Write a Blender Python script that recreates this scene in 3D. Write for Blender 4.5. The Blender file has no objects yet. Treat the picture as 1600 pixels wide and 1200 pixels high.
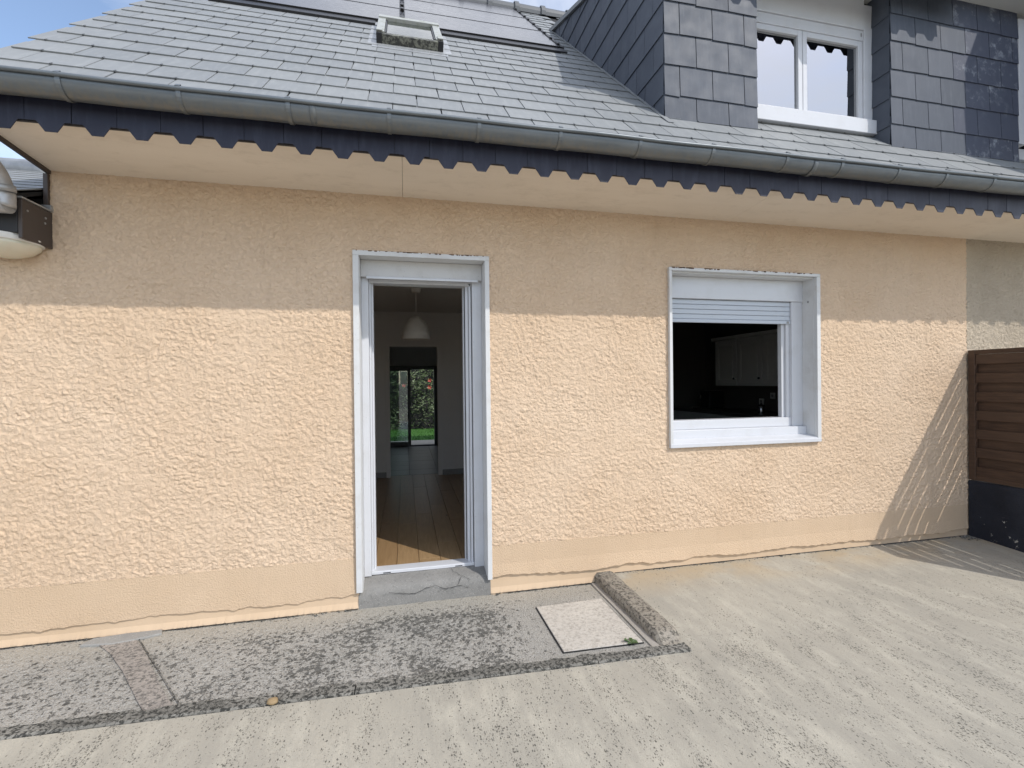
import bpy, bmesh, math, random
import numpy as np
from mathutils import Vector, Matrix
random.seed(7)
S = bpy.context.scene
COL = S.collection
R = math.radians

# ------------------------------------------------------------------ camera
cam = bpy.data.objects.new('camera', bpy.data.cameras.new('camera'))
COL.objects.link(cam)
cr = Vector((0.97535232, -0.22039824, -0.01060534)); cu = Vector((0.01116312, 0.00128545, 0.99993686)); cf = Vector((0.2203707, 0.97540913, -0.0037141))
cam.matrix_world = Matrix(((cr.x, cu.x, -cf.x, 0), (cr.y, cu.y, -cf.y, -3.2), (cr.z, cu.z, -cf.z, 1.45), (0, 0, 0, 1)))
cam.data.sensor_width = 36; cam.data.lens = 16.617
cam.data.clip_start = 0.05; cam.data.clip_end = 2000
S.camera = cam

# ------------------------------------------------------------------ sun, sky, exposure
SUN_DIR = Vector((-0.85, 1.0, -1.3)).normalized()          # direction the light travels
sun = bpy.data.objects.new('sun', bpy.data.lights.new('sun', 'SUN'))
sun.data.energy = 2.0; sun.data.angle = R(0.55); sun.data.color = (1.0, 0.955, 0.885)
sun.rotation_euler = SUN_DIR.to_track_quat('-Z', 'Y').to_euler(); sun.location = (6, -8, 10)
COL.objects.link(sun)
elev = math.asin(-SUN_DIR.z); azim = math.atan2(-SUN_DIR.x, -SUN_DIR.y)
W = bpy.data.worlds.new('World'); S.world = W; W.use_nodes = True
wt = W.node_tree; wt.nodes.clear()
def wn(t, **k):
    n = wt.nodes.new(t)
    for a, b in k.items(): setattr(n, a, b)
    return n
sky = wn('ShaderNodeTexSky', sky_type='NISHITA', sun_disc=False, sun_elevation=elev, sun_rotation=azim, altitude=50, air_density=1.0, dust_density=0.6, ozone_density=1.5)
tc = wn('ShaderNodeTexCoord'); mp = wn('ShaderNodeMapping'); mp.inputs['Scale'].default_value = (1.0, 1.0, 2.2); mp.inputs['Location'].default_value = (2.5, 6.1, 4.2)
nz = wn('ShaderNodeTexNoise'); nz.inputs['Scale'].default_value = 1.7; nz.inputs['Detail'].default_value = 8; nz.inputs['Roughness'].default_value = 0.55; nz.inputs['Distortion'].default_value = 0.4
rp = wn('ShaderNodeValToRGB'); rp.color_ramp.elements[0].position = 0.38; rp.color_ramp.elements[0].color = (0.04, 0.04, 0.04, 1); rp.color_ramp.elements[1].position = 0.60; rp.color_ramp.elements[1].color = (0.85, 0.85, 0.85, 1)
mx = wn('ShaderNodeMix', data_type='RGBA'); mx.inputs[7].default_value = (6.3, 6.4, 6.7, 1)
bg = wn('ShaderNodeBackground'); bg.inputs['Strength'].default_value = 0.15
wo = wn('ShaderNodeOutputWorld')
L = wt.links.new
L(tc.outputs['Generated'], mp.inputs['Vector']); L(mp.outputs[0], nz.inputs['Vector']); L(nz.outputs['Fac'], rp.inputs['Fac'])
L(rp.outputs['Color'], mx.inputs['Factor']); L(sky.outputs[0], mx.inputs[6]); L(mx.outputs[2], bg.inputs['Color']); L(bg.outputs[0], wo.inputs['Surface'])
S.view_settings.view_transform = 'Standard'; S.view_settings.look = 'None'; S.view_settings.gamma = 1; S.view_settings.use_curve_mapping = False
S.view_settings.exposure = 0.62
S.cycles.max_bounces = 10; S.cycles.diffuse_bounces = 5; S.cycles.transparent_max_bounces = 16

# ------------------------------------------------------------------ materials
class G:
    """small node-graph builder for one procedural material"""
    def __init__(s, name, rough=0.8, metal=0.0, spec=0.5):
        s.m = bpy.data.materials.new(name); s.m.use_nodes = True; s.t = s.m.node_tree
        s.b = s.t.nodes['Principled BSDF']; s.b.inputs['Roughness'].default_value = rough; s.b.inputs['Metallic'].default_value = metal
        s.b.inputs['Specular IOR Level'].default_value = spec
        s.co = s.t.nodes.new('ShaderNodeTexCoord').outputs['Object']
    def n(s, t, **k):
        n = s.t.nodes.new(t)
        for a, b in k.items(): setattr(n, a, b)
        return n
    def link(s, a, b): s.t.links.new(a, b)
    def mapped(s, scale=(1, 1, 1), loc=(0, 0, 0), rot=(0, 0, 0), src=None):
        m = s.n('ShaderNodeMapping'); m.inputs['Scale'].default_value = scale; m.inputs['Location'].default_value = loc; m.inputs['Rotation'].default_value = rot
        s.link(src or s.co, m.inputs['Vector']); return m.outputs[0]
    def noise(s, scale, detail=4, rough=0.55, vec=None, dist=0.0):
        n = s.n('ShaderNodeTexNoise'); n.inputs['Scale'].default_value = scale; n.inputs['Detail'].default_value = detail
        n.inputs['Roughness'].default_value = rough; n.inputs['Distortion'].default_value = dist
        s.link(vec or s.co, n.inputs['Vector']); return n.outputs['Fac']
    def voro(s, scale, vec=None, feature='F1', out='Distance'):
        n = s.n('ShaderNodeTexVoronoi', feature=feature); n.inputs['Scale'].default_value = scale
        s.link(vec or s.co, n.inputs['Vector']); return n.outputs[out]
    def ramp(s, fac, a, b, ca=(0, 0, 0), cb=(1, 1, 1)):
        if a < 0 or b > 1:
            k = s.n('ShaderNodeMapRange'); k.inputs[1].default_value = a; k.inputs[2].default_value = b; s.link(fac, k.inputs[0]); fac = k.outputs[0]; a, b = 0.0, 1.0
        n = s.n('ShaderNodeValToRGB'); e = n.color_ramp.elements
        e[0].position = a; e[1].position = b; e[0].color = (*ca, 1); e[1].color = (*cb, 1)
        s.link(fac, n.inputs['Fac']); return n.outputs['Color']
    def mix(s, fac, a, b, mode='MIX'):
        n = s.n('ShaderNodeMix', data_type='RGBA', blend_type=mode)
        for v, i in ((fac, 0), (a, 6), (b, 7)):
            if isinstance(v, (int, float)): n.inputs[i].default_value = v
            elif isinstance(v, tuple): n.inputs[i].default_value = (*v, 1)
            else: s.link(v, n.inputs[i])
        return n.outputs[2]
    def math(s, op, a, b=0.0, c=0.0):
        n = s.n('ShaderNodeMath', operation=op)
        for i, v in enumerate((a, b, c)):
            if isinstance(v, (int, float)): n.inputs[i].default_value = v
            else: s.link(v, n.inputs[i])
        return n.outputs[0]
    def sep(s, vec=None):
        n = s.n('ShaderNodeSeparateXYZ'); s.link(vec or s.co, n.inputs[0]); return n.outputs
    def rnd(s): return s.n('ShaderNodeObjectInfo').outputs['Random']
    def color(s, c):
        if isinstance(c, tuple): s.b.inputs['Base Color'].default_value = (*c, 1)
        else: s.link(c, s.b.inputs['Base Color'])
    def rough(s, r): s.link(r, s.b.inputs['Roughness'])
    def bump(s, h, strength=0.5, dist=0.005):
        n = s.n('ShaderNodeBump'); n.inputs['Strength'].default_value = strength; n.inputs['Distance'].default_value = dist
        s.link(h, n.inputs['Height']); s.link(n.outputs[0], s.b.inputs['Normal'])

def m_render(name, c1, c2, grain=260, gs=0.35, gd=0.002, flake=False):
    g = G(name, 0.92, spec=0.25)
    v = g.noise(1.3, 5); w = g.noise(14, 4); x = g.sep()
    c = g.mix(g.ramp(v, 0.35, 0.65), c1, c2)
    c = g.mix(g.ramp(w, 0.50, 0.75, (0, 0, 0), (0.22, 0.22, 0.22)), c, tuple(k * 0.84 for k in c1))
    streak = g.noise(3.0, 5, 0.6, g.mapped((7, 7, 0.6)))
    c = g.mix(g.ramp(streak, 0.52, 0.78, (0, 0, 0), (0.2, 0.2, 0.2)), c, tuple(k * 0.8 for k in c2))
    g.color(c); hh = g.noise(grain, 3, 0.7)
    if flake:
        f1 = g.ramp(g.noise(38, 5, 0.62, g.mapped((1, 1, 1.2)), 0.5), 0.465, 0.535); f2 = g.ramp(g.noise(75, 4, 0.6, g.mapped((1, 1, 1.2), (3, 1, 2)), 0.4), 0.45, 0.55)
        hh = g.math('MULTIPLY_ADD', f1, 1.0, g.math('MULTIPLY_ADD', f2, 0.6, g.math('MULTIPLY', hh, 0.5)))
    g.bump(hh, gs, gd); return g.m
M = {}
M['peach'] = m_render('peach roughcast', (0.725, 0.555, 0.402), (0.68, 0.505, 0.352), 190, 0.66, 0.0045, True)
M['plinth'] = m_render('peach plinth render', (0.62, 0.467, 0.325), (0.575, 0.425, 0.288), 110, 0.9, 0.006)
M['plinth_base'] = m_render('smooth peach base coat', (0.64, 0.485, 0.338), (0.575, 0.428, 0.29), 90, 0.3, 0.002)
M['white_rough'] = m_render('white roughcast', (0.56, 0.475, 0.37), (0.47, 0.395, 0.305), 150, 0.8, 0.005, True)

def m_paint(name, c, dirt=(0.35, 0.31, 0.26), amount=0.35, rough=0.45, bump=0.15):
    g = G(name, rough)
    f = g.ramp(g.noise(7, 7, 0.65), 0.5, 0.8, (0, 0, 0), (amount,) * 3)
    c1 = g.mix(f, c, dirt)
    f2 = g.ramp(g.noise(60, 4, 0.6), 0.66, 0.74, (0, 0, 0), (amount * 1.4,) * 3)
    g.color(g.mix(f2, c1, tuple(k * 0.6 for k in dirt))); g.bump(g.noise(90, 3), bump, 0.002); return g.m
M['trim'] = m_paint('weathered white trim', (0.62, 0.625, 0.63), amount=0.35)
M['pvc'] = m_paint('white pvc', (0.60, 0.61, 0.64), (0.42, 0.40, 0.37), 0.25, 0.3, 0.03)
M['box_paint'] = m_paint('crackled white box paint', (0.55, 0.54, 0.53), (0.33, 0.30, 0.27), 0.55, 0.6, 0.6)
M['shutter'] = m_paint('pale grey shutter slats', (0.50, 0.54, 0.60), (0.40, 0.40, 0.40), 0.12, 0.4, 0.03)
M['inner_paint'] = m_paint('indoor wall paint', (0.72, 0.715, 0.70), (0.5, 0.49, 0.47), 0.1, 0.8, 0.05)
M['ceiling_paint'] = m_paint('indoor ceiling paint', (0.6, 0.59, 0.57), (0.5, 0.49, 0.47), 0.1, 0.9, 0.05)
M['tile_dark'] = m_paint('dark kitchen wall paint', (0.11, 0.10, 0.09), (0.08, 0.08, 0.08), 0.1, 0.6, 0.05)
M['skirting'] = m_paint('grey skirting', (0.28, 0.28, 0.28), (0.2, 0.2, 0.2), 0.2, 0.5, 0.03)
g = G('cream soffit board', 0.6)
c = g.mix(g.ramp(g.noise(1.6, 6, 0.6, g.mapped((0.6, 3, 1))), 0.35, 0.7), (0.80, 0.71, 0.60), (0.74, 0.65, 0.54))
c = g.mix(g.ramp(g.noise(11, 7, 0.72, g.mapped((0.5, 1, 1))), 0.52, 0.8, (0, 0, 0), (0.4,) * 3), c, (0.45, 0.37, 0.28)); g.color(c); g.bump(g.noise(60, 3), 0.1, 0.002); M['soffit'] = g.m
M['soffit_grey'] = m_paint('dormer soffit boards', (0.6, 0.6, 0.58), (0.4, 0.4, 0.38), 0.2, 0.6, 0.1)

def m_slate(name, ca, cb, stain, rough=0.55, spec=0.5, use_random=True, glint=None):
    g = G(name, rough, spec=spec)
    r = g.rnd() if use_random else g.noise(3.1, 1)
    if use_random:
        cv = g.n('ShaderNodeVectorMath', operation='ADD'); k = g.n('ShaderNodeCombineXYZ')
        g.link(g.math('MULTIPLY', r, 37.0), k.inputs[0]); g.link(g.math('MULTIPLY', r, 91.0), k.inputs[1])
        g.link(g.co, cv.inputs[0]); g.link(k.outputs[0], cv.inputs[1]); vec = cv.outputs[0]
    else: vec = g.co
    c = g.mix(r, ca, cb)
    st = g.noise(5, 6, 0.62, g.mapped((6, 1.0, 1.0), src=vec))
    c = g.mix(g.ramp(st, 0.48, 0.72, (0, 0, 0), (0.45,) * 3), c, stain)
    bl = g.noise(9, 6, 0.65, vec)
    c = g.mix(g.ramp(bl, 0.5, 0.75, (0, 0, 0), (0.3,) * 3), c, tuple(k * 0.72 for k in ca))
    if glint:  # pale blotches painted as reflected sunlight
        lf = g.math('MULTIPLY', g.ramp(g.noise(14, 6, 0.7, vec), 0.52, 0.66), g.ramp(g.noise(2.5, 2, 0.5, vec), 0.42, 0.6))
        c = g.mix(lf, c, glint)
    g.color(c); g.bump(g.noise(70, 5, 0.7, vec), 0.25, 0.0015)
    rr = g.math('MULTIPLY_ADD', g.noise(8, 3, 0.5, vec), 0.3, rough - 0.15); g.rough(rr)
    return g.m
M['slate'] = m_slate('grey roof slate', (0.245, 0.255, 0.258), (0.205, 0.216, 0.223), (0.325, 0.332, 0.33))
M['slate_far'] = m_slate('grey roof slate mass', (0.245, 0.255, 0.258), (0.205, 0.216, 0.223), (0.325, 0.332, 0.33), use_random=False)
M['wall_slate'] = m_slate('blue dormer slate', (0.082, 0.094, 0.120), (0.064, 0.075, 0.098), (0.112, 0.127, 0.155), 0.6, 0.35)
M['wall_slate_shaded'] = m_slate('blue slate with painted shade and sun glints', (0.074, 0.083, 0.115), (0.064, 0.073, 0.104), (0.088, 0.10, 0.132), 0.6, 0.35, glint=(0.25, 0.27, 0.31))  # darker tone paints the cast shade, pale blotches paint reflected sun
M['navy_slate'] = m_slate('navy valance slate', (0.022, 0.024, 0.043), (0.017, 0.018, 0.034), (0.05, 0.055, 0.085), 0.5, 0.4)
g = G('dark underlay', 0.9); g.color((0.012, 0.012, 0.013)); M['underlay'] = g.m
g = G('weathered zinc', 0.42, 0.35)
c = g.mix(g.ramp(g.noise(4, 6, 0.6, g.mapped((1, 4, 4))), 0.35, 0.7), (0.125, 0.143, 0.160), (0.18, 0.198, 0.212))
dr = g.math('MULTIPLY', g.ramp(g.sep()[2], 2.775, 2.825, (1, 1, 1), (0, 0, 0)), g.ramp(g.noise(26, 6, 0.7, g.mapped((2.2, 1, 0.7))), 0.36, 0.6))
c = g.mix(g.math('MULTIPLY', dr, 0.75), c, (0.19, 0.18, 0.155)); g.color(c)
g.rough(g.math('MULTIPLY_ADD', g.noise(9, 4), 0.3, 0.28)); g.bump(g.noise(40, 4), 0.12, 0.002); M['zinc'] = g.m
g = G('pale zinc', 0.45, 0.55); g.color(g.mix(g.ramp(g.noise(12, 5, 0.6), 0.35, 0.7), (0.36, 0.37, 0.38), (0.5, 0.51, 0.52))); M['zinc_pale'] = g.m
M['brown_board'] = m_paint('dark brown fascia board', (0.062, 0.048, 0.042), (0.10, 0.085, 0.075), 0.3, 0.5, 0.15)
M['black_board'] = m_paint('unlit room black', (0.02, 0.019, 0.02), (0.05, 0.05, 0.05), 0.3, 0.6, 0.1)
g = G('stained wood slats', 0.55, spec=0.4)
w1 = g.noise(9, 6, 0.65, g.mapped((8, 0.7, 8))); c = g.mix(g.ramp(w1, 0.35, 0.7), (0.075, 0.041, 0.026), (0.028, 0.015, 0.010))
c = g.mix(g.math('MULTIPLY', g.rnd(), 0.5), c, (0.072, 0.043, 0.029)); g.color(c); g.bump(g.noise(40, 5, 0.7, g.mapped((6, 0.5, 6))), 0.3, 0.002); M['fence'] = g.m
g = G('navy masonry paint', 0.75, spec=0.3)
c = g.mix(g.ramp(g.noise(4, 5), 0.35, 0.7), (0.012, 0.014, 0.022), (0.025, 0.028, 0.04))
chip = g.math('MULTIPLY_ADD', g.ramp(g.sep()[2], 0.0, 0.35, (1, 1, 1), (0, 0, 0)), 0.07, g.noise(13, 6, 0.72)); c = g.mix(g.ramp(chip, 0.68, 0.695), c, (0.42, 0.41, 0.38)); g.color(c); g.bump(g.noise(35, 6, 0.75), 1.0, 0.012); M['navy_paint'] = g.m

# concretes
def dots(g, scale, dens, r=0.34, vec=None, soft=0.10):
    """separate round specks: a cell of the Voronoi pattern holds one where its random value is below dens"""
    n = g.n('ShaderNodeTexVoronoi', feature='F1'); n.inputs['Scale'].default_value = scale; n.inputs['Randomness'].default_value = 1.0
    wv = g.n('ShaderNodeVectorMath', operation='ADD'); nz = g.n('ShaderNodeTexNoise'); nz.inputs['Scale'].default_value = scale * 1.7; nz.inputs['Detail'].default_value = 3
    sc = g.n('ShaderNodeVectorMath', operation='SCALE'); sc.inputs['Scale'].default_value = 0.55 / scale
    g.link(vec or g.co, nz.inputs['Vector']); g.link(nz.outputs['Color'], sc.inputs[0]); g.link(vec or g.co, wv.inputs[0]); g.link(sc.outputs[0], wv.inputs[1]); g.link(wv.outputs[0], n.inputs['Vector'])
    q = g.n('ShaderNodeSeparateColor'); g.link(n.outputs['Color'], q.inputs[0])
    on = g.math('LESS_THAN', q.outputs[0], dens); rad = g.math('MULTIPLY_ADD', q.outputs[1], r, r * 0.25)
    edge = g.math('DIVIDE', g.math('SUBTRACT', rad, n.outputs['Distance']), soft)
    cl = g.n('ShaderNodeClamp'); g.link(edge, cl.inputs[0]); return g.math('MULTIPLY', on, cl.outputs[0])
def m_terrace():
    g = G('streaked concrete', 0.9, spec=0.2); x = g.sep()
    c = g.mix(g.ramp(g.noise(0.9, 6, 0.6), 0.35, 0.66), (0.435, 0.402, 0.335), (0.345, 0.323, 0.275))
    c = g.mix(g.ramp(g.noise(4.6, 10, 0.74, g.mapped((1.3, 0.5, 1))), 0.48, 0.64, (0, 0, 0), (0.6,) * 3), c, (0.54, 0.505, 0.42))
    c = g.mix(g.ramp(g.noise(9, 12, 0.80, g.mapped((1.5, 0.45, 1)), 0.3), 0.48, 0.68, (0, 0, 0), (0.48,) * 3), c, (0.27, 0.255, 0.222))
    ochre = g.math('MULTIPLY', g.ramp(x[1], -0.42, -0.10), g.ramp(g.noise(1.7, 4, 0.6, g.mapped((1, 1.6, 1))), 0.38, 0.56))
    c = g.mix(g.math('MULTIPLY', ochre, 0.75), c, (0.43, 0.33, 0.205))
    near = g.ramp(x[1], -0.95, -0.45, (1, 1, 1), (0.15, 0.15, 0.15))
    band = g.ramp(g.noise(2.0, 5, 0.62, g.mapped((3.6, 0.7, 1))), 0.40, 0.68)
    clus = g.math('MULTIPLY', band, g.ramp(g.noise(7, 5, 0.65, g.mapped((1.8, 0.6, 1))), 0.40, 0.62))
    d1 = dots(g, 120, g.math('MULTIPLY', g.math('MULTIPLY', clus, near), 1.6), 0.44, g.mapped((1.15, 0.62, 1)))
    d2 = dots(g, 210, g.math('MULTIPLY_ADD', g.math('MULTIPLY', clus, near), 1.2, 0.06), 0.46, g.mapped((1.1, 0.7, 1)))
    c = g.mix(g.math('MULTIPLY', d1, 0.9), c, (0.06, 0.058, 0.048)); c = g.mix(g.math('MULTIPLY', d2, 0.75), c, (0.14, 0.135, 0.112))
    fine = g.noise(210, 3, 0.7); c = g.mix(g.ramp(fine, 0.42, 0.62, (0, 0, 0), (0.42,) * 3), c, (0.29, 0.275, 0.24))
    brush = g.noise(22, 8, 0.75, g.mapped((3.2, 0.22, 1)))
    c = g.mix(g.ramp(brush, 0.52, 0.70, (0, 0, 0), (0.3,) * 3), c, (0.29, 0.275, 0.245))
    g.color(c)
    h = g.math('SUBTRACT', g.math('MULTIPLY_ADD', brush, 0.35, g.math('MULTIPLY', fine, 0.6)), g.math('MULTIPLY', g.math('MAXIMUM', d1, d2), 0.6))
    g.bump(h, 0.6, 0.004); return g.m
M['terrace'] = m_terrace()
def m_apron():
    g = G('mossy exposed concrete', 0.95, spec=0.15); x = g.sep()
    c = g.mix(g.ramp(g.noise(1.5, 6, 0.6), 0.36, 0.65), (0.385, 0.362, 0.325), (0.275, 0.265, 0.242))
    wallside = g.ramp(x[1], -0.30, -0.05); c = g.mix(g.math('MULTIPLY', wallside, 0.6), c, (0.41, 0.36, 0.275))
    gr = g.voro(150); c = g.mix(g.ramp(gr, 0.25, 0.6, (0, 0, 0), (0.5,) * 3), c, (0.47, 0.46, 0.43))
    fine = g.noise(120, 4, 0.7); c = g.mix(g.ramp(fine, 0.47, 0.64, (0, 0, 0), (0.5,) * 3), c, (0.2, 0.195, 0.18))
    right = g.ramp(x[0], 0.42, 0.78, (1, 1, 1), (0.0, 0.0, 0.0)); front = g.ramp(x[1], -0.24, -0.10, (1, 1, 1), (0.05,) * 3)
    warp = g.noise(2.6, 5, 0.65); core = g.ramp(x[0], -1.4, -0.2, (0.45,) * 3, (1.0, 1.0, 1.0))
    dens = g.math('MULTIPLY', g.math('MULTIPLY', g.math('MULTIPLY', right, front), core), g.ramp(warp, 0.34, 0.62, (0.15,) * 3, (1, 1, 1)))
    d0 = dots(g, 32, g.math('MULTIPLY', dens, 0.42), 0.42, soft=0.2); d1 = dots(g, 55, g.math('MULTIPLY', dens, 0.7), 0.46, soft=0.2); d2 = dots(g, 100, g.math('MULTIPLY_ADD', dens, 0.85, 0.08), 0.46, soft=0.2)
    bl = g.ramp(g.math('MULTIPLY_ADD', dens, 0.16, g.noise(30, 7, 0.74)), 0.595, 0.665)
    f = g.math('MAXIMUM', g.math('MAXIMUM', d0, d1), g.math('MULTIPLY', bl, 0.85))
    c = g.mix(g.math('MULTIPLY', f, 0.84), c, (0.05, 0.05, 0.046)); c = g.mix(g.math('MULTIPLY', d2, 0.7), c, (0.08, 0.08, 0.073))
    g.color(c); g.bump(g.math('SUBTRACT', g.math('MULTIPLY_ADD', fine, 0.8, gr), g.math('MULTIPLY', f, 0.8)), 0.9, 0.005); return g.m
M['apron'] = m_apron()
def m_conc(name, ca, cb, speck, grain=130, bs=0.8, amount=0.5, a=0.55, b=0.68):
    g = G(name, 0.93, spec=0.2)
    c = g.mix(g.ramp(g.noise(3, 6, 0.6), 0.35, 0.66), ca, cb)
    f = g.ramp(g.noise(55, 4, 0.65), a, b, (0, 0, 0), (amount,) * 3); c = g.mix(f, c, speck)
    c = g.mix(g.ramp(g.noise(150, 2, 0.5), 0.6, 0.68, (0, 0, 0), (0.5,) * 3), c, tuple(min(0.6, k * 1.6) for k in ca))
    g.color(c); g.bump(g.noise(grain, 4, 0.7), bs, 0.005); return g.m
M['edging'] = m_conc('dark rough edging concrete', (0.25, 0.24, 0.215), (0.15, 0.145, 0.13), (0.035, 0.035, 0.032), 80, 1.0, 0.95, 0.46, 0.56)
M['kerb'] = m_conc('granular kerb concrete', (0.31, 0.28, 0.235), (0.235, 0.213, 0.178), (0.06, 0.056, 0.048), 95, 1.0, 0.85, 0.48, 0.60)
M['cover'] = m_conc('pale inspection cover concrete', (0.52, 0.49, 0.44), (0.475, 0.445, 0.40), (0.30, 0.275, 0.24), 60, 0.6, 0.8, 0.46, 0.66)
M['cover_strip'] = m_conc('smooth cement strip', (0.36, 0.335, 0.30), (0.31, 0.29, 0.26), (0.2, 0.19, 0.175), 120, 0.4, 0.5)
M['step'] = m_conc('grey cement step', (0.25, 0.243, 0.23), (0.205, 0.20, 0.19), (0.12, 0.12, 0.115), 140, 0.7, 0.5)
M['repair'] = m_conc('pinkish cement repair', (0.36, 0.325, 0.29), (0.25, 0.23, 0.21), (0.10, 0.095, 0.088), 70, 1.0, 0.9, 0.47, 0.62)
M['repair_grey'] = m_conc('smooth grey cement patch', (0.30, 0.295, 0.28), (0.25, 0.245, 0.235), (0.2, 0.19, 0.18), 120, 0.3, 0.3)
M['earth'] = m_conc('gravelly yard', (0.26, 0.24, 0.21), (0.20, 0.19, 0.165), (0.1, 0.1, 0.08), 60, 0.8, 0.5)
g = G('crack', 1.0); g.color((0.02, 0.02, 0.02)); M['crack'] = g.m

g = G('oak plank', 0.3, spec=0.5); r = g.rnd()
k = g.n('ShaderNodeCombineXYZ'); g.link(g.math('MULTIPLY', r, 23.0), k.inputs[0]); g.link(g.math('MULTIPLY', r, 71.0), k.inputs[1])
av = g.n('ShaderNodeVectorMath', operation='ADD'); g.link(g.co, av.inputs[0]); g.link(k.outputs[0], av.inputs[1])
gr = g.noise(7, 6, 0.6, g.mapped((9, 0.7, 1), src=av.outputs[0]), 0.8)
c = g.mix(g.ramp(gr, 0.35, 0.68), (0.42, 0.28, 0.15), (0.31, 0.20, 0.10)); c = g.mix(g.math('MULTIPLY', r, 0.4), c, (0.24, 0.135, 0.06))
kn = g.ramp(g.voro(2.6, g.mapped((1.6, 0.8, 1), src=av.outputs[0])), 0.03, 0.07, (1, 1, 1), (0, 0, 0)); c = g.mix(g.math('MULTIPLY', kn, 0.8), c, (0.05, 0.025, 0.01))
g.color(c); g.bump(gr, 0.1, 0.001); M['oak'] = g.m
g = G('grey floor tile', 0.35); g.color(g.mix(g.rnd(), (0.20, 0.20, 0.21), (0.16, 0.16, 0.17))); g.bump(g.noise(30, 4), 0.1, 0.001); M['tile'] = g.m
g = G('dark anthracite frame', 0.4); g.color((0.11, 0.115, 0.12)); M['anthracite'] = g.m
g = G('grey door frame', 0.4); g.color((0.25, 0.25, 0.26)); M['frame_grey'] = g.m
g = G('black plastic', 0.4); g.color((0.015, 0.015, 0.017)); M['black'] = g.m
g = G('cream cabinet', 0.4); g.color(g.mix(g.noise(5, 3), (0.70, 0.69, 0.65), (0.64, 0.63, 0.6))); M['cabinet'] = g.m
g = G('chrome', 0.2, 1.0); g.color(g.mix(g.noise(8, 2), (0.6, 0.6, 0.6), (0.5, 0.5, 0.5))); M['chrome'] = g.m
g = G('counter top', 0.3); g.color(g.mix(g.noise(40, 5), (0.05, 0.045, 0.04), (0.09, 0.08, 0.07))); M['counter'] = g.m
g = G('bright view stand-in', 0.9); g.color(g.mix(g.noise(12, 3), (0.75, 0.8, 0.85), (0.68, 0.74, 0.8))); g.b.inputs['Transmission Weight'].default_value = 0.8; g.b.inputs['IOR'].default_value = 1.0; g.b.inputs['Roughness'].default_value = 0.9; M['bright_patch'] = g.m
g = G('white lampshade', 0.7); g.color(g.mix(g.noise(20, 4), (0.72, 0.70, 0.66), (0.66, 0.64, 0.6))); M['shade'] = g.m
g = G('yellowed lamp dome', 0.35); g.color(g.mix(g.ramp(g.noise(6, 5), 0.35, 0.7), (0.72, 0.67, 0.54), (0.62, 0.57, 0.45))); g.b.inputs['Subsurface Weight'].default_value = 0.15; M['dome'] = g.m
g = G('lichened aluminium', 0.55, 0.3); c = g.mix(g.ramp(g.noise(30, 6, 0.7), 0.45, 0.58), (0.05, 0.05, 0.045), (0.22, 0.22, 0.18)); g.color(c); g.bump(g.noise(60, 4), 0.5, 0.003); M['lichen_metal'] = g.m
g = G('pale cladding', 0.45, 0.3); c = g.mix(g.ramp(g.noise(14, 6, 0.7), 0.5, 0.66), (0.42, 0.43, 0.41), (0.28, 0.29, 0.22)); g.color(c); M['clad'] = g.m
g = G('solar glass', 0.12, spec=0.75); c = g.mix(g.ramp(g.noise(3, 4), 0.35, 0.7), (0.06, 0.06, 0.068), (0.08, 0.08, 0.09)); g.color(c); g.rough(g.math('MULTIPLY_ADD', g.noise(20, 4), 0.15, 0.16)); M['solar'] = g.m
def m_glass(name, refl, tint=(0.9, 0.93, 0.92)):
    m = bpy.data.materials.new(name); m.use_nodes = True; t = m.node_tree; t.nodes.clear()
    o = t.nodes.new('ShaderNodeOutputMaterial'); mixn = t.nodes.new('ShaderNodeMixShader'); tr = t.nodes.new('ShaderNodeBsdfTransparent'); gl = t.nodes.new('ShaderNodeBsdfGlossy'); fr = t.nodes.new('ShaderNodeFresnel')
    ma = t.nodes.new('ShaderNodeMath'); ma.operation = 'MULTIPLY_ADD'; ma.use_clamp = True; ma.inputs[1].default_value = 1.0; ma.inputs[2].default_value = refl
    fr.inputs[0].default_value = 1.5; tr.inputs[0].default_value = (*tint, 1); gl.inputs['Roughness'].default_value = 0.01
    t.links.new(fr.outputs[0], ma.inputs[0]); t.links.new(ma.outputs[0], mixn.inputs[0]); t.links.new(tr.outputs[0], mixn.inputs[1]); t.links.new(gl.outputs[0], mixn.inputs[2]); t.links.new(mixn.outputs[0], o.inputs[0]); return m
M['coated_glass'] = m_glass('coated window glass', 0.48, (0.35, 0.38, 0.4)); M['glass'] = m_glass('clear glass', 0.08, (0.75, 0.82, 0.8))
g = G('hedge leaf', 0.5); g.color(g.mix(g.noise(3.0, 3), (0.05, 0.085, 0.03), (0.20, 0.24, 0.13))); M['leaf'] = g.m
g = G('flower petals', 0.6); g.color(g.mix(g.noise(20, 2), (0.5, 0.10, 0.06), (0.4, 0.06, 0.05))); M['petal'] = g.m
g = G('weed leaf', 0.5); g.color(g.mix(g.noise(60, 3), (0.07, 0.12, 0.03), (0.04, 0.08, 0.02))); M['weed'] = g.m
g = G('lawn', 0.9); g.color(g.mix(g.noise(6, 6), (0.06, 0.19, 0.025), (0.045, 0.13, 0.02))); g.bump(g.noise(120, 3), 1.0, 0.02); M['lawn'] = g.m
g = G('rust', 0.9); g.color(g.mix(g.noise(60, 4), (0.16, 0.07, 0.035), (0.08, 0.05, 0.035))); M['rust'] = g.m

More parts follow.
